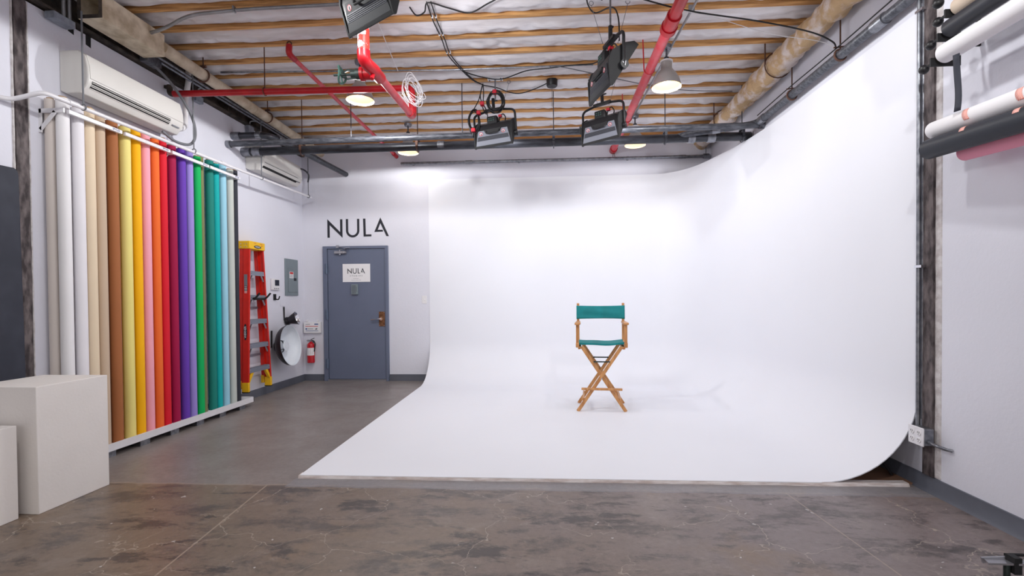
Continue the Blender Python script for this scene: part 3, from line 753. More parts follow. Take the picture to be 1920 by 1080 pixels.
# ladder
def ladder():
    t = thing('stepladder', 'folded orange-red stepladder with yellow cap hanging on the left wall', 'ladder', (-3.67, 5.85, .13))
    zt, zb = 1.90, .22; yn0, yn1 = 5.685, 5.62; yf0, yf1 = 5.985, 6.12; xf, xb = -3.60, -3.725
    def y_n(z): return yn0 + (yn1 - yn0) * (zt - z) / (zt - zb)
    def y_f(z): return yf0 + (yf1 - yf0) * (zt - z) / (zt - zb)
    def rail(y0, y1, sgn):
        b = MB()   # channel section
        for (x0, x1, d0, d1) in ((xf - .075, xf, 0, .006), (xf - .006, xf, .006, .026), (xf - .075, xf - .069, .006, .026)):
            vs = []
            for z, y in ((zb, y1), (zt, y0)):
                for x in (x0, x1):
                    for d in (d0, d1): vs.append(V(x, y + sgn * d, z))
            b.add(vs, [(0, 1, 3, 2), (4, 6, 7, 5), (0, 4, 5, 1), (2, 3, 7, 6), (0, 2, 6, 4), (1, 5, 7, 3)])
        return b
    ra = rail(yn0, yn1, 1).build('front_rail', M['ladred'], t); rail(yf0, yf1, -1).build('front_rail', M['ladred'], t)
    def back(y0, y1, sgn):
        b = MB(); vs = []
        for z, y in ((zb, y1), (zt, y0)):
            for x in (xb, xf - .082):
                for d in (.004, .018): vs.append(V(x, y + sgn * d, z))
        b.add(vs, [(0, 1, 3, 2), (4, 6, 7, 5), (0, 4, 5, 1), (2, 3, 7, 6), (0, 2, 6, 4), (1, 5, 7, 3)]); return b
    back(yn0, yn1, 1).build('rear_rail', M['ladred'], t); back(yf0, yf1, -1).build('rear_rail', M['ladred'], t)
    for k in range(5):
        z = 1.60 - k * .298
        b = MB(); b.box(xf - .07, xf - .002, y_n(z) + .008, y_f(z) - .008, z - .004, z + .004); b.box(xf - .006, xf - .001, y_n(z) + .008, y_f(z) - .008, z - .05, z + .004)
        for i in range(3): b.box(xf - .06 + i * .02, xf - .055 + i * .02, y_n(z) + .012, y_f(z) - .012, z + .004, z + .007)
        s = b.build('step', M['step'], t); s['label'] = 'ribbed aluminium step'
        b = MB()
        for yy in (y_n(z) + .045, y_f(z) - .045): b.cyl((xf - .002, yy, z - .025), (xf + .003, yy, z - .025), .006, seg=8)
        b.build('rivet', M['chrome'], s)
        b = MB()
        for ya, yb in ((y_n(z) + .028, y_n(z) + .075), (y_f(z) - .028, y_f(z) - .075)): b.bar((xf - .01, ya, z - .12), (xf - .012, yb, z - .045), .012, .012)
        o = b.build('step_brace', M['silver'] if k < 4 else M['ladyel'], t)
    for z in (.55, 1.15):
        b = MB(); b.box(xb, xb + .01, y_n(z) + .01, y_f(z) - .01, z - .015, z + .015); b.build('rear_bar', M['step'], t)
    b = MB(); b.box(xb - .012, xf + .012, yn0 - .01, yf0 + .01, 1.872, 1.968)
    cap = b.build('top_cap', M['ladyel'], t, bevel=.008); cap['label'] = 'yellow plastic top cap'
    b = MB(); ym = (yn0 + yf0) / 2
    b.prism([(ym + .075 * math.cos(a), 1.905 + .019 * math.sin(a)) for a in [2 * PI * k / 24 for k in range(24)]], XW, xf + .0118, xf + .0128); b.build('badge', M['ink'], cap)
    text_mesh('WERNER', .024, M['paperwhite'], 'badge_lettering', cap, at(xf + .0132, ym, 1.905, RIGHTF))
    b = MB(); b.box(xf + .0118, xf + .0128, ym - .07, ym - .03, 1.945, 1.95); b.box(xf + .0118, xf + .0128, ym + .05, ym + .10, 1.945, 1.95); b.box(xf + .0118, xf + .0128, ym + .08, ym + .10, 1.92, 1.932); b.build('cap_print', M['redprint'], cap)
    b = MB()
    for x in (-3.70, -3.655, -3.625):
        for z in (1.895, 1.93): b.cyl((x, yn0 - .0125, z), (x, yn0 - .009, z), .006, seg=8)
    b.build('rivet', M['chrome'], cap)
    for yy, sgn in ((yn1, 1), (yf1, -1)):
        y0, y1 = sorted((yy - sgn * .004, yy + sgn * .03))
        b = MB(); b.box(xf - .08, xf + .004, y0, y1, .135, .25); f = b.build('foot', M['ladyel'], t, bevel=.004); f['label'] = 'yellow plastic foot'
        b = MB(); b.box(xf - .08, xf + .004, y0, y1, .125, .137); b.build('tread', M['blackmat'], f)
        b = MB(); b.box(xb - .004, xf - .088, y0, y1, .17, .27); f = b.build('foot', M['ladyel'], t, bevel=.004); f['label'] = 'yellow plastic foot'
        b = MB(); b.bar((xf - .02, yy + sgn * .03, .25), (xf - .02, yy + sgn * .14, .40), .03, .03); o = b.build('foot_brace', M['ladyel'], t); o['label'] = 'yellow knee brace'
    # stickers on the near rail
    b = MB(); yv = y_n(1.45) - .0025
    b.box(xf - .06, xf - .02, yv, yv + .002, 1.42, 1.56); b.build('sticker', M['greyprint'], ra)
    b = MB(); b.box(xf - .06, xf - .02, yv - .001, yv, 1.30, 1.42); 
    b.build('warning_sticker', M['ink'], ra)
    b = MB()
    for i in range(6): b.box(xf - .056, xf - .024, yv - .002, yv - .001, 1.315 + i * .018, 1.322 + i * .018)
    b.build('sticker_print', M['paperwhite'], ra)
    yv = y_n(.86) - .004
    b = MB(); b.prism([(xf - .04 + .021 * math.cos(a), .86 + .1 * math.sin(a)) for a in [2 * PI * k / 28 for k in range(28)]], YW, yv, yv + .003); b.build('badge', M['ink'], ra)
    text_mesh('WERNER', .036, M['paperwhite'], 'badge_lettering', ra, at(xf - .04, yv - .0006, .86, Matrix.Rotation(R(-90), 4, 'Y') @ FRONT))
ladder()
hk = thing('wall_hook', 'black two-pronged utility hook holding the stepladder', 'hook', (XL, 5.85, 1.28))
b = MB(); b.box(XL, XL + .012, 5.70, 6.02, 1.255, 1.31); b.build('plate', M['black'], hk)
for y in (5.745, 5.975):
    b = MB(); b.tube(bend([(XL + .01, y, 1.275), (-3.575, y, 1.265), (-3.52, y + .012, 1.335)], .03), .012, 8); b.build('prong', M['blackmat'], hk)
b = MB(); b.tube(bend([(-3.585, 5.745, 1.262), (-3.585, 5.975, 1.262)], .03), .014, 8); b.build('crossbar', M['blackmat'], hk)

# small things on the left wall
t = thing('thermostat', 'white thermostat with dark screen on the left wall beside the ladder', 'thermostat', (XL, 6.47, 1.38))
b = MB(); b.box(XL, XL + .028, 6.375, 6.565, 1.385, 1.54); b.build('case', M['white'], t, bevel=.006)
b = MB(); b.box(XL + .028, XL + .03, 6.44, 6.545, 1.445, 1.525); b.build('screen', M['screen'], t)
b = MB()
for i in range(3): b.box(XL + .028, XL + .031, 6.42 + i * .045, 6.445 + i * .045, 1.40, 1.412)
b.build('button', M['greyprint'], t)
t = thing('wall_hook', 'small empty black hook on the left wall below the thermostat', 'hook', (XL, 6.48, 1.24))
b = MB(); b.box(XL, XL + .01, 6.44, 6.50, 1.245, 1.33); b.tube(bend([(XL + .01, 6.47, 1.262), (XL + .06, 6.47, 1.25), (XL + .075, 6.47, 1.30)], .02), .008, 8); b.build('hook', M['blackmat'], t)
t = thing('breaker_panel', 'grey electrical breaker panel with warning sticker on the left wall near the corner', 'electrical panel', (XL, 6.91, 1.31))
b = MB(); b.box(XL, XL + .018, 6.735, 7.085, 1.312, 1.845); b.build('cover', M['panel'], t, bevel=.004)
b = MB(); b.box(XL + .018, XL + .023, 6.80, 7.06, 1.36, 1.72); dd = b.build('panel_door', M['panel'], t, bevel=.002)
b = MB(); b.box(XL + .023, XL + .026, 6.95, 7.02, 1.53, 1.57); b.build('latch', M['ink'], dd)
b = MB(); b.box(XL + .0235, XL + .0245, 6.83, 6.94, 1.565, 1.66); s = b.build('warning_sticker', M['paperwhite'], dd)
b = MB(); b.box(XL + .0245, XL + .0255, 6.84, 6.93, 1.625, 1.655); 
o = b.build('sticker_header', M['redprint'], t)
b = MB(); 
for i in range(4): b.box(XL + .0245, XL + .025, 6.84, 6.925, 1.575 + i * .011, 1.579 + i * .011)
b.build('sticker_print', M['greyprint'], t)
b = MB(); b.box(XL, XL + .006, 6.61, 6.735, 1.16, 1.27); tag(b.build('blank_plate', M['wall'], bevel=.002), 'blank white wall plate below the grey breaker panel', 'wall plate')
t = thing('wall_outlet', 'white power outlet low on the left wall below the large dish', 'outlet', (XL, 6.78, .30))
b = MB(); b.box(XL, XL + .006, 6.74, 6.82, .30, .42); b.build('plate', M['white'], t, bevel=.002)
b = MB()
for z in (.335, .385): b.box(XL + .006, XL + .009, 6.762, 6.798, z - .016, z + .016)
b.build('socket', M['paperwhite'], t)

# beauty dish and small reflector, hung on the wall facing the room
bd = thing('beauty_dish', 'large white-lined round beauty dish hung on the left wall below the small reflector', 'reflector', (XL, 6.45, .35))
o = V(-3.52, 6.46, .625); ax = V(.99, .03, .12).normalized(); RD = .278
def dishprof(t): return (.075 + (RD - .075) * math.sin(t * PI / 2) ** .9, -.15 + .15 * t ** 1.6)
pf = [dishprof(i / 14) for i in range(15)]
b = MB(); b.lathe([(r, z - .003) for r, z in pf] + [(RD + .004, .004), (RD + .004, -.002)], o, ax, 48); b.build('shell', M['dishout'], bd)
b = MB(); b.lathe([(.001, pf[0][1])] + [(r - .003, z) for r, z in pf] + [(RD + .003, .005)], o, ax, 48); s = b.build('lining', M['dishin'], bd); s['label'] = 'white reflective lining'
b = MB(); b.lathe([(.001, -.06), (.07, -.062), (.075, -.068), (.001, -.075)], o, ax, 32)
sh = b.build('deflector', M['dishin'], bd)
b = MB()
for k in range(3):
    a = 2 * PI * k / 3 + .6; e1 = ax.cross(V(0, 0, 1)).normalized(); e2 = ax.cross(e1); q = e1 * math.cos(a) + e2 * math.sin(a)
    b.cyl(o + ax * -.07 + q * .06, o + ax * -.135 + q * .085, .004, seg=8)
b.build('stand_off', M['black'], bd)
b = MB(); b.lathe([(.04, -.16), (.082, -.16), (.086, -.135), (.086, -.19), (.07, -.205), (.001, -.205)], o, ax, 28); b.build('mount_ring', M['black'], bd)
b = MB(); b.tube(bend([(XL + .005, 6.37, .60), (XL + .012, 6.37, .83)], .01), .012, 8); b.build('hanging_peg', M['black'], bd)
sr = thing('small_reflector', 'small silver-lined cone reflector hung above the large white dish', 'reflector', (XL, 6.78, .86))
o = V(-3.60, 6.78, .985); ax = V(.93, .22, .30).normalized()
pf = [(.048, -.13), (.055, -.09), (.075, -.045), (.093, 0)]
b = MB(); b.lathe([(r, z - .003) for r, z in pf] + [(.097, .004), (.097, -.002)], o, ax, 36); b.build('shell', M['dishout'], sr)
b = MB(); b.lathe([(.001, -.125)] + [(r - .003, z) for r, z in pf] + [(.095, .005)], o, ax, 36); s = b.build('lining', M['chrome'], sr); s['label'] = 'silver reflective lining'
b = MB(); b.lathe([(.03, -.155), (.056, -.155), (.058, -.12), (.05, -.12)], o, ax, 24); b.build('mount_ring', M['black'], sr)
b = MB(); b.tube([(XL + .006, 6.70, .96), (XL + .014, 6.685, 1.15)], .010, 8); b.build('hanging_peg', M['black'], sr)

# back-wall small things
t = thing('document_holder', 'white plastic wall holder with a printed emergency card beside the door', 'holder', (-3.61, YB, .73))
b = MB(); b.box(-3.755 + .02, -3.465, YB - .045, YB, .735, .905); b.build('case', M['white'], t, bevel=.006)
b = MB()
for x in (-3.69, -3.52): b.cyl((x, YB - .02, .925), (x, YB, .925), .016, seg=12); b.box(x - .012, x + .012, YB - .008, YB, .89, .93)
b.build('hanging_tab', M['white'], t)
b = MB(); b.box(-3.71, -3.49, YB - .047, YB - .045, .752, .89); cd = b.build('card', M['paperwhite'], t)
b = MB(); b.box(-3.70, -3.50, YB - .048, YB - .047, .768, .775); b.box(-3.70, -3.678, YB - .048, YB - .047, .79, .812); b.box(-3.56, -3.50, YB - .048, YB - .047, .866, .882); b.build('blue_print', M['blue'], cd)
b = MB()
x = -3.70
for i in range(15): b.box(x, x + .009, YB - .048, YB - .047, .836, .848); x += .0133
b.build('red_print', M['redprint'], cd)
b = MB(); b.box(-3.70, -3.63, YB - .048, YB - .047, .868, .876); b.box(-3.67, -3.58, YB - .048, YB - .047, .797, .805); b.bar((-3.545, YB - .0475, .795), (-3.515, YB - .0475, .805), .001, .02); b.build('grey_print', M['greyprint'], cd)
ex = thing('fire_extinguisher', 'small red fire extinguisher hanging on the back wall beside the door', 'fire extinguisher', (-3.615, YB, .285))
cx, cy = -3.612, YB - .062
b = MB(); b.lathe([(.001, .285), (.05, .285), (.055, .292), (.055, .545), (.05, .572), (.03, .592), (.018, .60), (.018, .612), (.001, .612)], (cx, cy, 0), seg=32); b.build('cylinder', M['extred'], ex)
b = MB()
n = 20; vs = []; fs = []
for k in range(n + 1):
    a = R(200 + 150 * k / n)
    for z in (.40, .515): vs.append(V(cx + .0557 * math.cos(a), cy + .0557 * math.sin(a), z))
for k in range(n): fs.append((2 * k, 2 * k + 1, 2 * k + 3, 2 * k + 2))
b.add(vs, fs, True); lb = b.build('label_sheet', M['paperwhite'], ex); lb['label'] = 'white instruction label'
b = MB()
for i in range(4):
    a0 = R(292); a1 = R(318); z = .42 + i * .022
    b.add([V(cx + .0562 * math.cos(a), cy + .0562 * math.sin(a), zz) for a in (a0, a1) for zz in (z, z + .012)], [(0, 1, 3, 2)])
b.build('label_print', M['redprint'], lb)
b = MB()
for i in range(6):
    a0 = R(215); a1 = R(262); z = .415 + i * .015
    b.add([V(cx + .0562 * math.cos(a), cy + .0562 * math.sin(a), zz) for a in (a0, a1) for zz in (z, z + .006)], [(0, 1, 3, 2)])
b.build('label_print', M['greyprint'], lb)
b = MB(); b.cyl((cx, cy, .61), (cx, cy, .635), .016, seg=12); b.cyl((cx, cy - .015, .622), (cx, cy - .03, .622), .014, seg=12); b.build('valve', M['silver'], ex)
b = MB(); b.bar((cx - .06, cy, .628), (cx + .01, cy, .632), .018, .008); b.bar((cx - .055, cy, .612), (cx - .01, cy, .622), .018, .006); b.bar((cx, cy, .636), (cx + .055, cy, .662), .018, .008); b.build('handle', M['black'], ex)
b = MB(); b.tube(spline([(cx + .01, cy, .622), (cx + .045, cy, .615), (cx + .066, cy, .57), (cx + .062, cy - .01, .50), (cx + .058, cy - .01, .455)], 6), .009, 8); b.build('hose', M['rubber'], ex)
b = MB(); b.box(cx - .015, cx + .015, YB - .012, YB, .50, .60); b.build('wall_bracket', M['black'], ex)
t = thing('light_switch', 'white light switch on the back wall to the right of the door', 'light switch', (-1.855, YB, 1.18))
b = MB(); b.box(-1.895, -1.818, YB - .006, YB, 1.178, 1.295); b.build('plate', M['white'], t, bevel=.002)
b = MB(); b.box(-1.863, -1.850, YB - .018, YB - .006, 1.226, 1.247); b.build('toggle', M['white'], t)
t = thing('conduit', 'thin galvanised conduit running along the top of the back wall', 'conduit', (.1, YB - .05, 3.27))
b = MB(); b.cyl((-2.18, YB - .05, 3.287), (2.38, YB - .05, 3.287), .021, seg=14); b.build('pipe', M['galv'], t)
b = MB()
for x in (-1.15, 1.98): b.cyl((x - .05, YB - .05, 3.287), (x + .05, YB - .05, 3.287), .026, seg=14)
b.cyl((2.28, YB - .05, 3.287), (2.36, YB - .05, 3.287), .034, seg=14); b.build('coupling', M['galv'], t)
b = MB()
for x in (-2.0, -.4, 1.2, 2.32): b.box(x - .012, x + .012, YB - .05, YB, 3.265, 3.312)
b.cyl((2.32, YB - .05, 3.3), (2.32, YB - .05, 3.6), .006, seg=8); b.build('strap', M['galv'], t)

# ------------------------------------------------------------------ pedestals
b = MB(); b.box(-3.423, -2.965, 2.632, 3.09, 0, .745); tag(b.build('pedestal', M['box'], bevel=.003), 'taller white painted pedestal box in front of the paper rolls', 'pedestal')
b = MB(); b.box(-3.385, -3.027, 2.22, 2.578, 0, .535); tag(b.build('pedestal', M['box'], bevel=.003), 'smaller white pedestal box at the left edge beside the taller one', 'pedestal')

# ------------------------------------------------------------------ red sprinkler pipes
sp = thing('sprinkler_pipe', 'large red sprinkler pipe with green valve running from ceiling to the left wall', 'pipe', (-1.27, 4.1, 2.95))
zl = 2.99; rp = .03
b = MB(); b.tube(bend([(-1.325, 3.50, 3.72), (-1.325, 3.50, 3.02)], .05), .042, 20)
for z in (3.28, 3.42): b.cyl((-1.325, 3.50, z - .03), (-1.325, 3.50, z + .03), .05, seg=20)
o = b.build('riser', M['patchy'], sp); o['label'] = 'red riser with flaking white paint'
b = MB(); b.tube(bend([(-1.325, 3.50, 3.06), (-1.325, 3.505, 2.985), (-1.30, 3.66, 2.985)], .1, 8), .047, 20); b.cyl((-1.305, 3.62, 2.985), (-1.30, 3.78, 2.985), .046, seg=20); b.cyl((-1.30, 3.70, 2.985), (-1.40, 3.70, 2.985), .044, seg=20); b.cyl((-1.40, 3.70, 2.985), (-1.425, 3.70, 2.985), .052, seg=20); b.cyl((-1.302, 3.64, 2.965), (-1.302, 3.60, 2.90), .018, .014, seg=12)
o = b.build('elbow_tee', M['red'], sp)
b = MB(); b.tube([(-1.30, 3.75, zl), (-1.273, 4.56, zl)], .031, 20); o = b.build('main', M['faded'], sp); o['label'] = 'faded pinkish red length'
b = MB(); b.tube(bend([(-1.273, 4.50, zl), (-1.272, 4.60, zl), (-1.272, 4.60, zl + .12)], .06, 6), .04, 18); b.build('elbow', M['red'], sp)
b = MB(); b.tube(bend([(-1.272, 4.60, zl + .08), (-1.272, 4.60, 3.262), (-1.40, 4.60, 3.262), (-3.66, 4.60, 3.285)], .05, 6), rp, 18); b.build('cross_pipe', M['red'], sp)
b = MB(); b.tube(bend([(-3.64, 4.60, 3.285), (-3.70, 4.60, 3.285), (-3.70, 4.60, 3.37)], .03, 6), .026, 16); b.box(-3.75, -3.69, 4.585, 4.615, 3.34, 3.37); o = b.build('end_elbow', M['rustdark'], sp)
b = MB(); b.tube([(-2.73, 4.60, 3.30), (-2.73, 4.60, 3.72)], .005, 8); b.tube([(-2.73 , 4.60 + .036 * math.cos(a), 3.276 + .036 * math.sin(a)) for a in [2 * PI * k / 16 for k in range(16)]], .005, 6, closed=True)
o = b.build('hanger', M['rustclamp'], sp); o['label'] = 'rusty ring hanger'
vv = MB(); vv.cyl((-1.425, 3.70, 2.985), (-1.46, 3.70, 2.985), .04, seg=16); vv.cyl((-1.45, 3.70, 2.985), (-1.50, 3.70, 2.985), .03, seg=16)
for s in (-1, 1): vv.tube([(-1.46, 3.70 , 2.985 + s * .03), (-1.53, 3.70, 2.985 + s * .035), (-1.575, 3.70, 2.985 + s * .012)], .008, 8)
vv.cyl((-1.50, 3.70, 2.985), (-1.64, 3.70, 2.985), .009, seg=10)
va = vv.build('valve', M['irongreen'], sp); va['label'] = 'dark iron valve body'
b = MB(); wc = V(-1.582, 3.70, 2.985)
b.tube([wc + V(.012 * math.cos(2 * a), .062 * math.cos(a), .062 * math.sin(a)) for a in [2 * PI * k / 24 for k in range(24)]], .0085, 8, closed=True)
for k in range(4): a = PI / 2 * k + .4; b.tube([wc, wc + V(0, .06 * math.cos(a), .06 * math.sin(a))], .006, 6)
o = b.build('handwheel', M['green'], va); o['label'] = 'green handwheel'
# coil of white cable on the pipe corner
wc = thing('cable_coil', 'bundle of white thin cable hung on the corner of the red sprinkler pipe', 'cable', (-1.27, 4.6, 3.05))
b = MB()
for i in range(9):
    ph = random.uniform(-.9, .9); rx = random.uniform(.04, .085); rz = random.uniform(.08, .15); oy = random.uniform(-.05, .02)
    cxx = -1.235 + random.uniform(-.025, .03); cz = 3.185 + random.uniform(-.02, .03)
    b.tube(spline([(cxx + rx * math.cos(a) + .05 * math.sin(a) * ph - .04 * math.sin(a), 4.585 + oy - .06 + .03 * math.cos(a + ph), cz + rz * math.sin(a)) for a in [2 * PI * k / 10 for k in range(10)]], 4, True), .0026, 6, closed=True)
b.build('loops', M['cablewhite'], wc)
b = MB()
for i in range(8):
    rx = random.uniform(.03, .05); rz = random.uniform(.08, .11); cxx = -1.36 + random.uniform(-.02, .02)
    b.tube(spline([(cxx + rx * math.cos(a) + .05 * -math.sin(a), 4.64 + random.uniform(-.02, .02), 3.13 + rz * math.sin(a)) for a in [2 * PI * k / 9 for k in range(9)]], 4, True), .0026, 6, closed=True)
b.build('loops', M['cablewhite'], wc)

t = thing('sprinkler_branch', 'thin red sprinkler branch pipe running to the back wall above the door', 'pipe', (-2.25, 5.6, 3.37))
pa, pb = V(-2.435, 4.52, 3.585), V(-2.255, YB - .02, 3.405); pd = (pb - pa).normalized()
b = MB(); b.tube([pa, pb], .0215, 14); b.build('pipe', M['faded'], t)
b = MB(); b.tube(bend([pa + V(0, 0, .085), pa + V(0, -.012, .0), pa + pd * .09], .04, 6), .029, 14); b.build('elbow', M['red'], t)
b = MB(); b.tube([pb - pd * .13, pb], .031, 14); b.build('end_fitting', M['red'], t)
b = MB(); b.tube([pa + V(.022 * math.cos(a), 0, .10 + .022 * math.sin(a)) for a in [2 * PI * k / 14 for k in range(14)]], .006, 6, closed=True)
b.build('hanger', M['rustclamp'], t)
t = thing('sprinkler_main', 'thick pale red sprinkler main running overhead toward the back wall on the right', 'pipe', (.99, 5.3, 3.36))
b = MB(); b.tube([(.995, 3.96, 3.405), (.99, YB - .03, 3.415)], .043, 22); b.build('pipe', M['faded'], t)
b = MB(); b.tube([(.997, 3.2, 3.40), (.995, 3.9, 3.405)], .046, 22); b.cyl((.995, 3.82, 3.405), (.995, 4.0, 3.405), .058, seg=22); b.cyl((.995, 3.97, 3.405), (.995, 4.03, 3.405), .066, seg=22); b.build('coupling', M['red'], t)
b = MB(); b.cyl((.99, YB - .12, 3.415), (.99, YB, 3.415), .054, seg=20); b.build('end_fitting', M['red'], t)
for y in (4.72, 5.98):
    b = MB(); b.tube([(.99 + .05 * math.cos(a), y, 3.415 + .05 * math.sin(a)) for a in [R(180 + 180 * k / 12) for k in range(13)]], .006, 8); b.tube([(.94, y, 3.415), (.93, y, 3.72)], .006, 8); b.tube([(1.04, y, 3.415), (1.04, y, 3.45)], .006, 8)
    b.build('hanger', M['red'], t)
b = MB(); b.tube([(.985, YB - .06, 3.38), (.98, YB - .06, 3.28)], .004, 6); b.tube([(1.0, YB - .05, 3.38), (1.01, YB - .05, 3.30)], .004, 6); b.build('sprinkler_tail', M['rustclamp'], t)

# ------------------------------------------------------------------ dark horizontal pipes
def rod(b, x, y, z0, r=.006): b.cyl((x, y, z0), (x, y, 3.72), r, seg=8)
t = thing('ceiling_pipe', 'thinner dark overhead pipe crossing the room, the upper one of the pair', 'pipe', (-.7, 5.52, 3.05), 'dark pipes crossing the room')
b = MB(); b.cyl((XL, 5.52, 3.085), (2.40, 5.52, 3.128), .034, seg=18); b.build('pipe', M['pipegrey'], t)
for x, z in ((XL, 3.085), (2.345, 3.128)):
    b = MB(); b.cyl((x, 5.52, z), (x + .05, 5.52, z), .042, seg=16); b.build('end_collar', M['galv'], t)
t = thing('ceiling_pipe', 'thicker black overhead pipe crossing the room, the lower one of the pair', 'pipe', (-.7, 5.82, 3.02), 'dark pipes crossing the room')
b = MB(); b.cyl((XL, 5.82, 3.083), (2.375, 5.82, 3.105), .050, seg=22); b.build('pipe', M['pipeblk'], t)
for xa, xb_, r_ in ((XL, XL + .11, .055), (XL + .14, XL + .24, .058), (-1.30, -1.22, .054), (1.66, 1.74, .054), (1.88, 1.97, .054)):
    b = MB(); b.cyl((xa, 5.82, 3.083), (xb_, 5.82, 3.083), r_, seg=18) if xa < -3 else b.cyl((xa, 5.82, 3.098), (xb_, 5.82, 3.098), r_, seg=18)
    o = b.build('coupling', M['galv'], t); o['label'] = 'pale metal band coupling'
for x, s in ((-2.99, 1), (-1.549, 1), (-.95, 0), (.094, 1), (1.40, 1), (2.28, 1), (-2.25, 0)):
    b = MB(); z = 3.085 + .004 * x
    rod(b, x, 5.82 if s else 5.52, z + (.05 if s else .03), .0055)
    if s:
        for dy in (-.056, .056): b.box(x - .014, x + .014, 5.82 + dy - .003, 5.82 + dy + .003, z - .02, z + .095)
        b.tube([(x, 5.82 + .056 * math.cos(a), z + .056 * math.sin(a)) for a in [R(180 + 180 * k / 10) for k in range(11)]], .006, 6); b.box(x - .014, x + .014, 5.764, 5.876, z + .088, z + .098)
    o = b.build('hanger', M['rustclamp'] if s and x < 0 else M['pipegrey'], t); o['label'] = 'hanger rod with strap'
t = thing('drain_pipe', 'short black capped pipe with elbow at the left wall above the two long dark pipes', 'pipe', (-3.6, 5.7, 3.18))
b = MB(); b.tube(bend([(XL + .005, 5.62, 3.215), (-3.42, 5.62, 3.215), (-3.30, 5.66, 3.212), (-3.25, 5.80, 3.205), (-3.05, YB, 3.16)], .1, 8), .038, 18); b.build('pipe', M['pipeblk'], t)
for p_, q_ in (((XL, 5.62, 3.215), (XL + .10, 5.62, 3.215)), ((-3.45, 5.62, 3.215), (-3.39, 5.62, 3.215)), ((-3.262, 5.74, 3.208), (-3.24, 5.84, 3.203))):
    b = MB(); b.cyl(p_, q_, .045, seg=16); b.build('coupling', M['galv'], t)

# right side: wrapped pipe, black pipe
t = thing('insulated_pipe', 'thick tan plaster-wrapped pipe running along the ceiling at the right', 'pipe', (2.26, 5.2, 3.35))
b = MB(); path = []; rs = []; n = 330
for i in range(n + 1):
    y = 2.6 + (YB - 2.6) * i / n
    path.append((2.262 + .010 * noise.noise(V(y * 1.5, 0, 0)), y, 3.492 + .012 * noise.noise(V(y * 1.4, 4, 0))))
    rs.append(.098 + .013 * noise.noise(V(y * 1.3, 8, 0)) + .010 * noise.noise(V(y * 8, 2, 0)) + .004 * noise.noise(V(y * 21, 6, 0)) + (.014 if 4.72 < y < 5.5 else 0))
b.tube(path, rs, 36)
for q in b.v:
    c0 = V(2.262, q.y, 3.492); d0 = q - c0
    if d0.length > 1e-4: q += d0.normalized() * (.022 * noise.noise(V(q.x * 8, q.y * 12, q.z * 8)) + .010 * noise.noise(q * 28))
b.build('wrap', M['wrap'], t, angle=80)
for y in (4.9, 6.35):
    b = MB(); b.cyl((2.14, y, 3.5), (2.14, y, 3.72), .007, seg=8); b.tube([(2.262 + .125 * math.cos(a), y, 3.492 + .125 * math.sin(a)) for a in [2 * PI * k / 20 for k in range(20)]], .006, 6, closed=True); b.build('hanger', M['rustclamp'], t)
t = thing('ceiling_pipe', 'black overhead pipe along the top of the right wall, bending to join the cross pipe', 'pipe', (2.33, 4.4, 3.1), 'dark pipes crossing the room')
b = MB(); b.tube(bend([(2.335, 2.4, 3.135), (2.335, 5.56, 3.155), (1.66, 5.76, 3.135), (1.55, 5.82, 3.12)], .12, 8), .037, 18); b.build('pipe', M['pipegrey'], t)
for p_, q_ in (((2.335, 3.50, 3.143), (2.335, 3.62, 3.143)), ((2.335, 5.36, 3.154), (2.335, 5.46, 3.154)), ((1.98, 5.665, 3.145), (1.90, 5.69, 3.143))):
    b = MB(); b.cyl(p_, q_, .044, seg=16); b.build('coupling', M['galv'], t)
for y in (4.02, 4.78):
    b = MB(); b.tube([(2.335 + .045 * math.cos(a), y, 3.147 + .045 * math.sin(a)) for a in [2 * PI * k / 16 for k in range(16)]], .008, 8, closed=True); b.tube([(2.335 , y, 3.19), (2.335, y, 3.42)], .006, 8); b.tube([(2.335 - .05, y, 3.205), (2.335 + .05, y, 3.215)], .006, 6)
    o = b.build('clevis_hanger', M['rustclamp'], t); o['label'] = 'rusty ring hanger'
b = MB(); b.tube(spline([(2.30, 3.0, 3.20), (2.31, 4.0, 3.205), (2.305, 4.8, 3.215), (2.32, 5.5, 3.225)], 6), .005, 6); tag(b.build('thin_cable', M['rubber']), 'thin black cable following the black pipe along the right wall', 'cable')

# light conduit feeding the right lamps
b = MB(); b.tube([(1.262, 3.3, 3.655), (1.215, 4.8, 3.655), (1.17, 6.62, 3.655)], .011, 10); 
for y in (4.2, 5.4): b.box(1.21, 1.26, y, y + .012, 3.64, 3.70)
tag(b.build('conduit', M['conduit']), 'straight thin pale conduit above the two right-hand bell lamps', 'conduit')
b = MB(); b.tube([(XL + .3, 5.0, 3.672), (-1.0, 5.14, 3.676), (.5, 5.14, 3.676)], .009, 8); tag(b.build('conduit', M['galv']), 'thin steel conduit crossing under a middle joist', 'conduit')

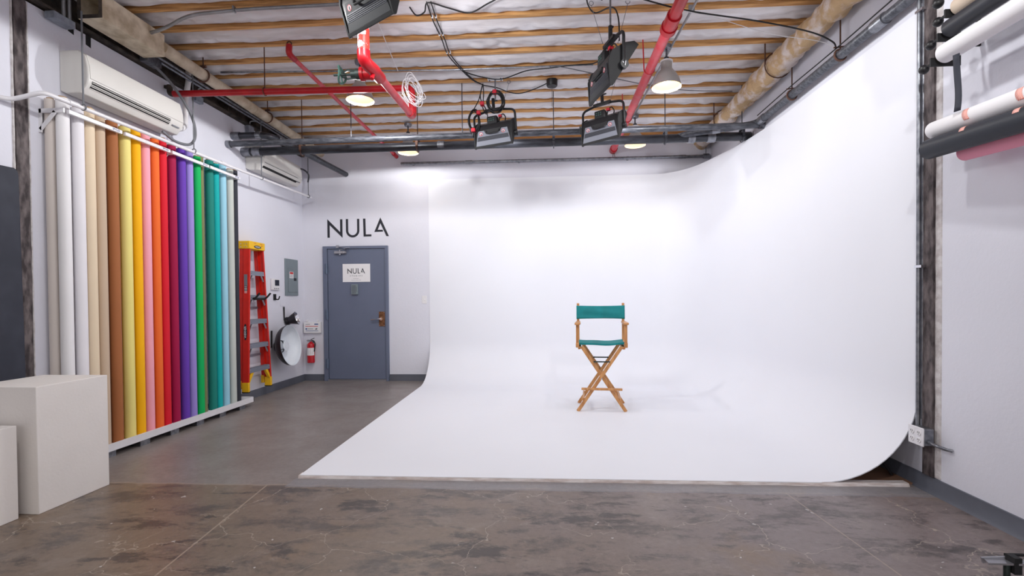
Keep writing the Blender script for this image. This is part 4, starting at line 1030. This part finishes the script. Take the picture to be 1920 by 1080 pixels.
# ------------------------------------------------------------------ bell lamps
def lamp():
    t = thing('pendant_lamp', 'x', 'lamp', (0, 0, 0), 'aluminium bell lamps')
    rim = .138
    pf = [(rim, 0), (.133, .025), (.118, .075), (.094, .118), (.070, .150), (.056, .170)]
    b = MB(); b.lathe(pf, seg=40); o = b.build('lamp_shade', M['alu'], t)
    b = MB(); b.lathe([(rim, 0)] + [(r - .003, z) for r, z in pf[1:]] + [(.001, .168)], seg=40); s = b.build('shade_lining', M['shadein'], t); s['label'] = 'white inner lining'
    b = MB(); b.lathe([(.05, .165), (.052, .175), (.052, .238), (.058, .242), (.058, .252), (.03, .262), (.001, .262)], seg=28); b.build('socket_housing', M['alu'], t)
    b = MB(); b.lathe([(.053, .236), (.060, .238), (.060, .250), (.053, .252)], seg=28); o = b.build('trim_ring', M['white'], t)
    b = MB(); b.lathe([(.001, .038), (.03, .045), (.044, .07), (.04, .10), (.025, .13), (.02, .165)], seg=20); b.build('bulb', M['bulb'], t)
    b = MB(); b.cyl((0, 0, .26), (0, 0, .39), .009, seg=10); b.cyl((0, 0, .262), (0, 0, .285), .024, seg=14); b.build('stem', M['pipegrey'], t)
    b = MB(); b.lathe([(.001, .36), (.045, .365), (.052, .39), (.052, .40)], seg=20); b.build('ceiling_box', M['galv'], t)
    return t
L0 = lamp()
spots = [(-1.885, 4.87, 3.27, 'grey bell lamp behind the long red cross pipe'), (1.17, 4.80, 3.27, 'grey bell lamp hanging beside the red main on the right, nearest of the right pair'), (-1.90, 6.64, 3.27, 'far bell lamp half hidden by black pipes above the door side'), (1.19, 6.58, 3.27, 'far bell lamp half hidden by black pipes behind the right light fixture')]
for i, (x, y, z, lab) in enumerate(spots):
    o = L0 if i == 0 else dup(L0, (x, y, z))
    o.location = (x, y, z); o['label'] = lab

# ------------------------------------------------------------------ soft-light fixtures
def fixture(full=True):
    t = thing('light_fixture', 'x', 'light fixture', (0, 0, 0), 'black studio light fixtures')
    hl = .205
    pr = [(-.135, -.13), (-.10, .04), (-.055, .105), (.06, .145), (.14, .145), (.165, .12), (-.115, -.135)]
    FX = lambda u, v, w: V(w, u, v)
    b = MB(); b.prism(pr, FX, -hl, hl); body = b.build('housing', M['black'], t, bevel=.006)
    b = MB(); b.box(-hl, hl, -.142, -.128, -.15, -.125); b.build('bottom_lip', M['blackmat'], t, bevel=.003)
    # end plates, slightly larger than the housing
    pe = [(-.142, -.132), (-.107, .044), (-.060, .112), (.058, .152), (.143, .152), (.175, .12), (-.118, -.152), (-.142, -.152)]
    for s in (-1, 1):
        b = MB(); b.prism(pe, FX, s * hl, s * (hl + .012)); b.build('end_plate', M['blackmat'], t)
        b = MB(); b.cyl((s * (hl + .012), .0, -.02), (s * (hl + .045), .0, -.02), .034, seg=20)
        k = b.build('tilt_knob', M['black'], t)
        text_mesh('V', .05, M['silver'], 'knob_letter', k, at(s * (hl + .0455), 0, -.02, RIGHTF if s > 0 else Matrix.Rotation(R(-90), 4, 'Z') @ FRONT))
    # rear panel: lies on the face from (-.135,-.13) to (-.105,.005)
    a, c = V(0, -.135, -.13), V(0, -.10, .04); d = (c - a); nrm = V(0, -d.z, d.y).normalized(); 
    def on(u, v, h=0): return a + V(u, 0, 0) + d * v + nrm * h
    def plate(poly, h0, h1):
        b = MB(); n = len(poly); vs = [on(u, v, h0) for u, v in poly] + [on(u, v, h1) for u, v in poly]
        b.add(vs, [tuple(range(n)), tuple(range(2 * n - 1, n - 1, -1))] + [(i, (i + 1) % n, n + (i + 1) % n, n + i) for i in range(n)]); return b
    pb = plate([(-.2, .03), (.2, .03), (.168, .98), (.10, .98), (.085, .8), (-.085, .8), (-.10, .98), (-.168, .98)], 0, .004)
    rp_ = pb.build('rear_panel', M['fixgrey'], t); rp_['label'] = 'silver grey rear panel'
    bm = bmesh.new(); bm.from_mesh(rp_.data); bmesh.ops.triangulate(bm, faces=[f for f in bm.faces if len(f.verts) > 4]); bm.to_mesh(rp_.data); bm.free()
    plate([(-.185, .33), (.185, .33), (.17, .60), (-.17, .60)], .004, .006).build('vent_band', M['fixdark'], rp_)
    b = MB()
    for i in range(4):
        v = .36 + i * .06
        for q in plate([(-.178, v), (.178, v), (.178, v + .025), (-.178, v + .025)], .006, .0075).v: pass
        pp = plate([(-.176, v), (.176, v), (.176, v + .022), (-.176, v + .022)], .006, .0075); b.add(pp.v, pp.f)
    b.build('vent_slot', M['slot'], rp_)
    for u in (-.135, .12):
        for (r0, r1, m_, h) in ((.0, .017, M['paperwhite'], .005), (.014, .0185, M['redtape'], .0056)):
            b = MB(); nn = 20; vs = []; fs = []
            for k in range(nn):
                an = 2 * PI * k / nn
                for r_ in (r0, r1): vs.append(on(u + r_ * math.cos(an), .78 + r_ * math.sin(an) / d.length, h))
            for k in range(nn): l = (k + 1) % nn; fs.append((2 * k, 2 * k + 1, 2 * l + 1, 2 * l))
            b.add(vs, fs); b.build('warning_disc', m_, rp_)
        b = MB(); pp = plate([(u - .005, .71), (u + .006, .71), (u + .006, .80), (u + .001, .85), (u - .006, .80)], .0056, .0062); b.add(pp.v, pp.f); b.build('warning_hand', M['ink'], rp_)
    b = MB(); b.tube(bend([on(-.075, .97, 0), on(-.07, .72, .03), on(.07, .72, .03), on(.075, .97, 0)], .02), .008, 8); 
    pp = plate([(-.08, .80), (.08, .80), (.095, 1.0), (-.095, 1.0)], 0, .012); b.add(pp.v, pp.f); b.build('handle', M['blackmat'], t)
    b = MB()
    for i in range(8): b.box(-.16 + i * .042, -.135 + i * .042, -.085, -.06, .045, .062, Matrix.Rotation(R(0), 4, 'X'))
    b.build('vent_slot', M['slot'], t)
    b = MB(); b.box(-.07, .05, -.08, .0, .09, .18, Matrix.Translation(V(0, 0, 0)) @ Matrix.Rotation(R(-12), 4, 'X')); bx = b.build('control_box', M['blackmat'], t, bevel=.012)
    b = MB()
    for i in range(3):
        for j in range(2): b.box(-.05 + i * .025, -.037 + i * .025, -.0825, -.0805, .125 + j * .022, .135 + j * .022, Matrix.Rotation(R(-12), 4, 'X'))
    b.build('display', M['green'], bx)
    b = MB(); b.tube(bend([(-hl - .035, 0, -.03), (-hl - .035, 0, .24), (0, 0, .285), (hl + .035, 0, .24), (hl + .035, 0, -.03)], .05, 6), .0125, 10); b.bar((-.10, 0, .272), (.10, 0, .272), .05, .022); b.build('yoke', M['black'], t)
    b = MB(); b.cyl((0, 0, .28), (0, 0, .40), .0175, seg=14); b.cyl((0, 0, .37), (.05, 0, .37), .008, seg=8); b.build('spigot', M['black'], t)
    b = MB(); b.tube(spline([(.05, -.02, .10), (.08, -.04, .17), (.11, -.02, .20), (.13, 0, .16), (.10, .02, .12)], 6), .006, 8); b.build('power_cord', M['rubber'], t)
    b = MB(); b.box(.06, .095, -.05, -.015, .165, .19); o = b.build('cord_tie', M['redtape'], t); o['label'] = 'red cable tie'
    b = MB(); b.tube(bend([(-hl - .03, -.03, -.02), (-hl - .03, -.085, -.02), (-hl - .03, -.095, .06)], .02), .008, 8); b.build('tilt_lever', M['black'], t)
    # emitting face
    q = MB(); vs = [V(x, y, z) for x in (-.19, .19) for y, z in ((.153, .103), (-.104, -.130))]
    q.add(vs, [(0, 1, 3, 2)]); q.build('diffuser', M['diff'], t)
    return t
F0 = fixture()
TILT = [10, 10, 14, 30]
FX = [(-.56, 5.44, 3.085, -11.6, -4, 'black light fixture with cable coils hanging above its left end'), (.63, 5.34, 3.075, -31, -3, 'black light fixture hanging below the tilted one on the right'), (.535, 4.04, 3.06, -73, 0, 'black light fixture tilted sideways near the red main'), (-1.10, 3.12, 3.19, -30, -3, 'black light fixture cut off by the top edge of the photo')]
for i, (x, y, z, rz, ry, lab) in enumerate(FX):
    o = F0 if i == 0 else dup(F0, (x, y, z))
    o.location = (x, y, z); o.rotation_euler = (0, R(ry), R(rz)); o['label'] = lab
    for ch_ in o.children:
        if ch_.name.split('.')[0] not in ('yoke', 'spigot', 'power_cord', 'cord_tie', 'tilt_lever'): ch_.rotation_euler = (R(TILT[i]), 0, 0)
    if i >= 2:
        for ch_ in o.children:
            if ch_.name.split('.')[0] == 'rear_panel': ch_.material_slots[0].link = 'OBJECT'; ch_.material_slots[0].material = M['fixdarker']; ch_['label'] = 'darker rear panel'  # same rear panel, given a darker colour on these fixtures
    # its mounting pole, plate and safety wires stay with the ceiling
    top = 3.70; zt = z + .37
    if i == 3: px_, py_ = x, y
    else: px_, py_ = x, y
    m = thing('mounting_pole', ['silver mounting pole from joist to the light fixture with cable loops', 'silver mounting pole of the lower right light fixture', 'silver mounting pole and plate above the sideways tilted light fixture', 'mounting pole of the light fixture at the top edge'][i], 'pole', (px_, py_, zt - .02), 'light mounting poles')
    b = MB(); b.cyl((px_, py_, zt - .0), (px_, py_, top), .008, seg=10); b.build('pole', M['galv'], m)
    b = MB(); b.box(px_ - .085, px_ + .085, py_ - .04, py_ + .04, top - .006, top + .002); b.build('plate', M['white'], m)
    b = MB()
    for dx in (-.065, .065):
        for dy in (-.025, .025): b.cyl((px_ + dx, py_ + dy, top - .01), (px_ + dx, py_ + dy, top - .004), .008, seg=8)
    b.build('bolt', M['ink'], m)
    b = MB()
    for s in ((1,) if i == 0 else (-1, 1)):
        ex_ = px_ + s * .15
        b.tube([(ex_ + .018 * math.cos(a), py_ + .05, top - .018 + .018 * math.sin(a)) for a in [2 * PI * k / 12 for k in range(12)]], .003, 6, closed=True)
        b.cyl((ex_, py_ + .05, top - .034), (px_ + s * .06, py_ + .01, zt - .11), .0022, seg=6)
    b.build('safety_wire', M['galv'], m)

# cable loops on the left fixture
cb = thing('cable_coil', 'two black cable coils with red ties hanging at the left light fixture', 'cable', (-.6, 5.4, 3.2))
for (cx, cz, rx, rz, y, nn) in ((-.55, 3.42, .085, .105, 5.38, 8), (-.80, 3.22, .055, .12, 5.40, 7)):
    b = MB()
    for i in range(nn):
        k1 = 1 + random.uniform(-.16, .14); dx = random.uniform(-.012, .012); dz = random.uniform(-.015, .015); dy = random.uniform(-.025, .025); ph = random.uniform(-.25, .25)
        b.tube(spline([(cx + dx + rx * k1 * math.cos(a + ph * math.sin(a)), y + dy + .01 * math.sin(2 * a + i), cz + dz + rz * k1 * math.sin(a)) for a in [2 * PI * k / 10 for k in range(10)]], 4, True), .0055, 6, closed=True)
    b.build('coil', M['rubber'], cb)
for x, z in ((-.56, 3.525), (-.70, 3.40), (-.80, 3.11), (-.74, 3.30)):
    b = MB(); b.box(x - .022, x + .022, 5.345, 5.41, z - .02, z + .02); o = b.build('tie', M['redtape'], cb, bevel=.006); o['label'] = 'red cable tie'
b = MB(); b.tube(spline([(-.70, 5.46, 3.66), (-.72, 5.42, 3.55), (-.75, 5.42, 3.45), (-.82, 5.42, 3.33)], 6), .0055, 6); b.tube(spline([(-.70, 5.47, 3.66), (-.69, 5.43, 3.52), (-.70, 5.42, 3.38), (-.66, 5.42, 3.30)], 6), .0055, 6); b.tube(spline([(-.705, 5.47, 3.66), (-.73, 5.45, 3.5), (-.66, 5.45, 3.35), (-.64, 5.42, 3.2)], 6), .0055, 6); b.build('drop', M['rubber'], cb)
# cable runs under the ceiling
def cable(pts, lab, r=.006, m='rubber', n=8, name='ceiling_cable', group='cables under the ceiling'):
    b = MB(); b.tube(spline(pts, n), r, 8); return tag(b.build(name, M[m]), lab, 'cable', group)
cz_ = 3.672
run = thing('ceiling_cable', 'pair of black cables clipped together along the joists toward the left light fixture', 'cable', (-.93, 4.6, 3.65), 'cables under the ceiling')
for dx in (0, .035):
    b = MB(); b.tube(spline([(-.965 + dx, 3.955, cz_), (-.975 + dx, 4.22, cz_), (-.965 + dx * .8, 4.52, cz_), (-.965 + dx * .8, 4.83, cz_), (-.88 + dx * .5, 5.17, cz_), (-.80 + dx * .4, 5.40, cz_), (-.70, 5.47, cz_ - .02)], 8), .0055, 8); b.build('strand', M['rubber'], run)
b = MB()
for y in (4.16, 4.44, 4.77):
    for x in (-.968, -.937): b.box(x - .008, x + .008, y, y + .014, 3.664, 3.69)
b.build('clip', M['white'], run)
cable([(-1.12, 4.0, 3.665), (-1.08, 4.06, 3.63), (-1.0, 4.02, 3.63), (-.955, 3.96, 3.67), (-.80, 4.02, 3.655), (-.63, 4.09, 3.65), (-.45, 3.99, 3.665), (-.25, 3.9, 3.68), (.05, 3.92, 3.64), (.3, 3.95, 3.68)], 'black cable swagged along the front joist at the top of the photo')
cable([(-.88, 5.17, 3.67), (-.70, 5.30, 3.665), (-.48, 5.36, 3.66), (-.2, 5.2, 3.665), (.04, 5.16, 3.665), (.3, 5.1, 3.66), (.5, 5.08, 3.66), (.58, 4.6, 3.5), (.6, 4.25, 3.37)], 'black cable strung across to the tilted light fixture')
cable([(-.70, 5.5, 3.66), (-.55, 5.58, 3.66), (-.42, 5.66, 3.64), (-.29, 5.70, 3.64), (-.12, 5.64, 3.66), (.03, 5.53, 3.675)], 'black cable ending at the round black ceiling canopy')
cable([(.33, 3.95, 3.68), (.36, 4.08, 3.66), (.43, 4.19, 3.66), (.56, 4.12, 3.66), (.605, 4.08, 3.55), (.61, 4.06, 3.35)], 'black cable dropping beside the pole of the tilted light fixture')
cable([(.3, 3.72, 3.6), (.5, 3.76, 3.58), (1.08, 3.92, 3.50), (1.7, 4.02, 3.44), (2.12, 4.06, 3.36), (2.29, 4.05, 3.27), (2.30, 4.02, 3.2)], 'black cable hanging across from the red main to the right wall pipe')
cable([(1.0, 3.9, 3.50), (1.35, 3.98, 3.46), (1.8, 4.06, 3.36), (2.2, 4.06, 3.28), (2.32, 4.04, 3.2)], 'thin white cable hanging across toward the right wall pipe', .0025, 'cablewhite')
cable([(-1.455, 4.1, 3.69), (-1.49, 4.55, 3.64), (-1.53, 5.0, 3.62)], 'thin white string hanging beside the red riser', .004, 'cablewhite')
cable([(.05, 5.14, 3.665), (.2, 5.145, 3.66), (1.4, 5.75, 3.66), (2.2, 5.9, 3.665)], 'thin grey cable under the joists behind the right bell lamp', .005, 'cablegrey')
t = thing('ceiling_canopy', 'round black canopy on a joist in the middle of the ceiling', 'canopy', (.075, 5.52, 3.62))
b = MB(); b.lathe([(.001, 3.625), (.055, 3.628), (.062, 3.64), (.062, 3.70)], (.075, 5.52, 0), seg=28); b.build('cup', M['black'], t)
b = MB(); b.cyl((.075, 5.52, 3.63), (.075, 5.52, 3.40), .0025, seg=6); b.build('pull_wire', M['pipegrey'], t)

# ------------------------------------------------------------------ right side: column, conduit, outlet
t = thing('steel_column', 'narrow rusty steel column at the front edge of the right side of the white sweep', 'column', (XR, 3.19, 0))
b = MB(); vs = []; fs = []; n = 60
for i in range(n + 1):
    z = .105 + i / n * 3.6; j = .004 * noise.noise(V(0, z * 9, 31)); k = .006 * noise.noise(V(5, z * 9, 11))
    for xx, yy in ((XR + .01, 3.222 + j), (XR - .022, 3.222 + j), (XR - .022, 3.143 + k), (XR + .01, 3.14 + k)): vs.append(V(xx, yy, z))
for i in range(n):
    for j in range(3): fs.append((i * 4 + j, i * 4 + j + 1, i * 4 + 5 + j, i * 4 + 4 + j))
b.add(vs, fs); b.add(vs[:4], [(0, 1, 2, 3)]); b.build('shaft', M['rust'], t)
b = MB(); vs = []; fs = []
for i in range(n + 1):
    z = .105 + i / n * 3.6; w = .003 * noise.noise(V(3, z * 7, 2)); h = .008 + .003 * noise.noise(V(1, z * 13, 7))
    for xx, yy in ((XR + .001, 3.146 + w), (XR - h, 3.142 + w), (XR - h * .6, 3.105), (XR + .001, 3.10)): vs.append(V(xx, yy, z))
for i in range(n):
    for j in range(3): fs.append((i * 4 + j, i * 4 + j + 1, i * 4 + 5 + j, i * 4 + 4 + j))
b.add(vs, fs); o = b.build('plaster_edge', M['plaster'], t); o['label'] = 'ragged white plaster edge'
t = thing('conduit', 'vertical steel conduit beside the rusty column down to the outlet box', 'conduit', (2.355, 3.245, .4))
b = MB(); b.cyl((2.365, 3.243, .40), (2.365, 3.243, 3.70), .012, seg=12); b.cyl((2.385, 3.232, .45), (2.385, 3.232, 3.70), .009, seg=10); b.build('pipe', M['galv'], t)
b = MB()
for z in (1.42, 3.03): b.box(2.35, 2.40, 3.20, 3.26, z - .008, z + .008)
b.build('strap', M['chrome'], t)
t = thing('outlet_box', 'grey metal outlet box with white double sockets at the foot of the right column', 'outlet', (2.34, 3.18, .30))
b = MB(); b.box(2.315, 2.378, 3.125, 3.24, .305, .41); bx = b.build('box', M['galv'], t, bevel=.006)
b = MB(); b.box(2.308, 2.315, 3.12, 3.245, .30, .415); fp = b.build('cover_plate', M['whitepaint'], t, bevel=.003)
for y in (3.155, 3.21):
    for z in (.335, .38):
        b = MB(); b.cyl((2.308, y, z), (2.304, y, z), .017, seg=16); s = b.build('socket', M['white'], fp)
        b = MB(); b.box(2.3032, 2.3045, y - .008, y - .005, z - .002, z + .008); b.box(2.3032, 2.3045, y + .005, y + .008, z - .002, z + .008); b.cyl((2.3032, y, z - .009), (2.3045, y, z - .009), .0025, seg=6); b.build('slot', M['slot'], fp)
b = MB(); b.cyl((2.345, 3.125, .33), (2.345, 3.105, .328), .014, seg=12); b.tube(spline([(2.345, 3.11, .328), (2.35, 3.07, .322), (2.37, 3.03, .315), (2.395, 3.015, .31)], 10), [.009 + .0012 * (k % 2) for k in range(31)], 10); o = b.build('armored_cable', M['galv'], t); o['label'] = 'short armoured cable into the wall'
# hook arms
arms = [(2.85, 2.785, 2.21, 2.975), (2.85, 2.655, 2.172, 2.85), (2.85, 2.522, 2.136, 2.72)]
names = ['black bracket arm with ball knob under the beige roll', 'black bracket arm with ball knob at the end of the upper black roll', 'black bracket arm with ball knob at the end of the upper white roll']
arms = [(2.85, 2.795, 2.211, 0), (2.85, 2.665, 2.172, 0), (2.85, 2.53, 2.136, 0)]
for (y, z, x0, _), lab in zip(arms, names):
    t = thing('roll_bracket', lab, 'bracket', (XR, y, z - .03), 'black roll brackets on the right wall')
    b = MB(); b.box(x0, 2.295, y - .005, y + .005, z - .023, z + .023); b.box(2.27, 2.295, y - .005, y + .005, z + .02, z + .10); b.box(2.27, XR, y - .005, y + .005, z + .08, z + .10); b.build('arm', M['blackmat'], t)
    b = MB(); b.cyl((x0 + .012, y, z - .005), (x0 + .012, y + .05, z - .008), .009, seg=10); b.build('bolt', M['black'], t)
    b = MB(); b.ball((x0 + .012, y + .06, z - .012), .026, 16); b.build('ball_knob', M['black'], t)
t = thing('roll_bracket', 'black ball knob of the topmost roll bracket at the upper right edge', 'bracket', (XR, 2.85, 2.88), 'black roll brackets on the right wall')
b = MB(); b.box(2.25, XR, 2.845, 2.855, 2.905, 2.95); b.box(XR - .012, XR, 2.82, 2.88, 2.89, 2.96); b.build('arm', M['blackmat'], t)
b = MB(); b.ball((2.215, 2.90, 2.882), .028, 16); b.cyl((2.25, 2.855, 2.92), (2.222, 2.89, 2.89), .009, seg=8); b.build('ball_knob', M['black'], t)

# horizontal paper rolls
def hroll(end, d, L, r, c, lab, rough=.7, spec=.35):
    e = V(*end); d = V(*d).normalized(); t = thing('backdrop_roll', lab, 'paper roll', e, 'backdrop rolls on the right wall')
    b = MB(); seg = 40
    b.lathe([(r - .03, .012), (r - .012, .0), (r - .003, .0), (r, .004), (r, L), (r - .02, L), (r - .02, L - .05)], e, d, seg)
    b.build('paper', mat('backdrop_paper', c, rough, var=.03, spec=spec), t)
    b = MB(); b.lathe([(.001, -.004), (r - .02, -.004), (r - .018, .02)], e, d, seg); b.build('core', M['blackmat'] if sum(c) < 300 else M['cardboard'], t)
    return t
DU = (-.015, -1, -.01)
hroll((2.272, 2.835, 2.822), DU, 2.72, .046, (206, 188, 170), 'beige backdrop roll, topmost on the right wall brackets')
hroll((2.222, 2.83, 2.702), DU, 2.72, .047, (36, 38, 46), 'black backdrop roll on the upper brackets between beige and white', .45, .5)
hroll((2.192, 2.825, 2.563), DU, 2.72, .051, (236, 234, 237), 'white backdrop roll on the upper brackets with a black strap at its end')
DL = V(-.085, -1, -.085).normalized()
hroll((2.232, 2.95, 2.185), DL, 2.72, .048, (238, 236, 238), 'white backdrop roll tied with striped tape on top of the lower black roll')
hroll((2.20, 2.94, 2.075), DL, 2.72, .056, (36, 40, 50), 'black backdrop roll hanging lowest, below the taped white roll', .5, .35)
hroll((2.305, 2.83, 2.022), DL, 2.60, .045, (246, 160, 182), 'pink backdrop roll behind the lower black roll')
for k, s in enumerate((.30, .62)):
    t = thing('striped_tape', ['red and white striped tape around the lower white and black rolls, nearer their far end', 'red and white striped tape around the lower white and black rolls, farther from their end'][k], 'tape', V(2.232, 2.95, 2.185) + DL * s, 'striped tape ties')
    e1 = DL.cross(V(0, 0, 1)).normalized(); e2 = e1.cross(DL)     # e1 points to -X side, e2 up
    if e1.x > 0: e1 = -e1
    if e2.z < 0: e2 = -e2
    for (cc, r, a0, a1) in ((V(2.232, 2.95, 2.185) + DL * s, .0495, 35, 115), (V(2.20, 2.94, 2.075) + DL * s, .0575, 10, 62)):
        b = MB(); vs = []; fs = []; n = 12
        for i in range(n + 1):
            a = R(a0 + (a1 - a0) * i / n)
            a = R(90) - a + R(0)
            for w in (-.018, .018): vs.append(cc + DL * (w + (i / n - .5) * .03) + (e1 * math.cos(a) + e2 * math.sin(a)) * r)
        for i in range(n): fs.append((2 * i, 2 * i + 1, 2 * i + 3, 2 * i + 2))
        b.add(vs, fs, True); o = b.build('strip', M['tape'], t); sd = o.modifiers.new('t', 'SOLIDIFY'); sd.thickness = .001
b = MB(); vs = []; fs = []; n = 12
for i in range(n + 1):
    u = i / n; z = 2.50 - .30 * u; x = 2.155 + .012 * math.sin(u * 3) + .0 * u; y = 2.70 + .006 * math.sin(u * 5)
    for dy in (-.014, .014): vs.append(V(x - dy * .4, y + dy, z))
for i in range(n): fs.append((2 * i, 2 * i + 1, 2 * i + 3, 2 * i + 2))
b.add(vs, fs, True); o = b.build('strap', M['board']); tag(o, 'dark strap hanging from the upper white roll down to the lower white roll', 'strap'); sd = o.modifiers.new('t', 'SOLIDIFY'); sd.thickness = .003

# light-stand leg at the lower right corner
t = thing('light_stand', 'folded metal light stand leg poking in at the bottom right corner', 'stand', (2.05, 2.15, 0))
b = MB(); b.bar((1.985, 2.19, .085), (2.6, 2.02, .11), .022, .022); b.build('leg', M['silver'], t)
b = MB(); b.bar((1.90, 2.215, .075), (2.02, 2.18, .092), .045, .008); b.bar((1.90, 2.235, .07), (1.995, 2.21, .09), .01, .024); b.build('foot_bracket', M['silver'], t)
b = MB(); b.box(1.975, 2.005, 2.165, 2.21, .045, .115); b.box(1.98, 2.06, 2.212, 2.222, .10, .11); b.build('clamp', M['blackmat'], t)
b = MB(); b.cyl((1.965, 2.19, 0), (1.965, 2.19, .08), .012, seg=10); b.build('rubber_foot', M['irongreen'], t)

# ------------------------------------------------------------------ lights
def area(name, loc, rot, sx, sy, e, c=(1, 1, 1), spread=180):
    l = bpy.data.lights.new(name, 'AREA'); l.shape = 'RECTANGLE'; l.size = sx; l.size_y = sy; l.energy = e; l.color = c; l.spread = R(spread)
    o = bpy.data.objects.new(name, l); C.objects.link(o); o.location = loc; o.rotation_euler = rot; return o
EN = [2.1, 2.4, .5, 7]
for i, (x, y, z, rz, ry, lab) in enumerate(FX):
    m = Matrix.Rotation(R(rz), 4, 'Z')
    tl = Matrix.Rotation(R(TILT[i]), 4, 'X'); p = V(x, y, z) + m @ (tl @ V(0, .045, -.03))
    d = m @ (tl @ V(0, .68, -.73))
    area('softlight_lamp', p, d.to_track_quat('-Z', 'Y').to_euler(), .36, .26, EN[i], (.92, .95, 1.0), 130)
BELLS_FILL = [q[:3] + (e,) for q, e in zip(spots, (50, 14, 9, 3.2))] + [(-1.88, 3.05, 3.27, 17), (1.18, 3.0, 3.27, 17), (-1.88, 1.25, 3.27, 34), (1.18, 1.2, 3.27, 48)]  # after the visible bells: unseen fill lamps added in line with them
for (x, y, z, e) in BELLS_FILL:
    l = bpy.data.lights.new('bell_and_fill_lamp', 'SPOT'); l.energy = e; l.color = (.96, .965, .96); l.shadow_soft_size = .05; l.spot_size = R(179); l.spot_blend = .03
    o = bpy.data.objects.new('bell_and_fill_lamp', l); C.objects.link(o); o.location = (x, y, z - .02)
w = bpy.data.worlds.new('daylight'); bpy.context.scene.world = w; w.use_nodes = True
bg = w.node_tree.nodes['Background']; bg.inputs['Color'].default_value = (1, .965, .94, 1); bg.inputs['Strength'].default_value = .76

# ------------------------------------------------------------------ camera
F_, PX, PY = 908.9, 969.95, 574.26
yaw, pitch, roll = -.06098, -.01494, -.008184
fwd = V(math.sin(yaw) * math.cos(pitch), math.cos(yaw) * math.cos(pitch), math.sin(pitch))
rt = V(math.cos(yaw), -math.sin(yaw), 0); up = rt.cross(fwd)
r2 = rt * math.cos(roll) + up * math.sin(roll); u2 = -rt * math.sin(roll) + up * math.cos(roll)
cd = bpy.data.cameras.new('camera'); cam = bpy.data.objects.new('camera', cd); C.objects.link(cam)
mm = Matrix((r2, u2, -fwd)).transposed().to_4x4(); mm.translation = V(0, 0, 1.234); cam.matrix_world = mm
cd.sensor_width = 36; cd.lens = F_ / 1920 * 36; cd.shift_x = (960 - PX) / 1920; cd.shift_y = (PY - 540) / 1920; cd.clip_start = .02
S = bpy.context.scene; S.camera = cam
S.view_settings.view_transform = 'Standard'; S.view_settings.look = 'None'; S.view_settings.gamma = 1; S.view_settings.use_curve_mapping = False
S.view_settings.exposure = 0.79
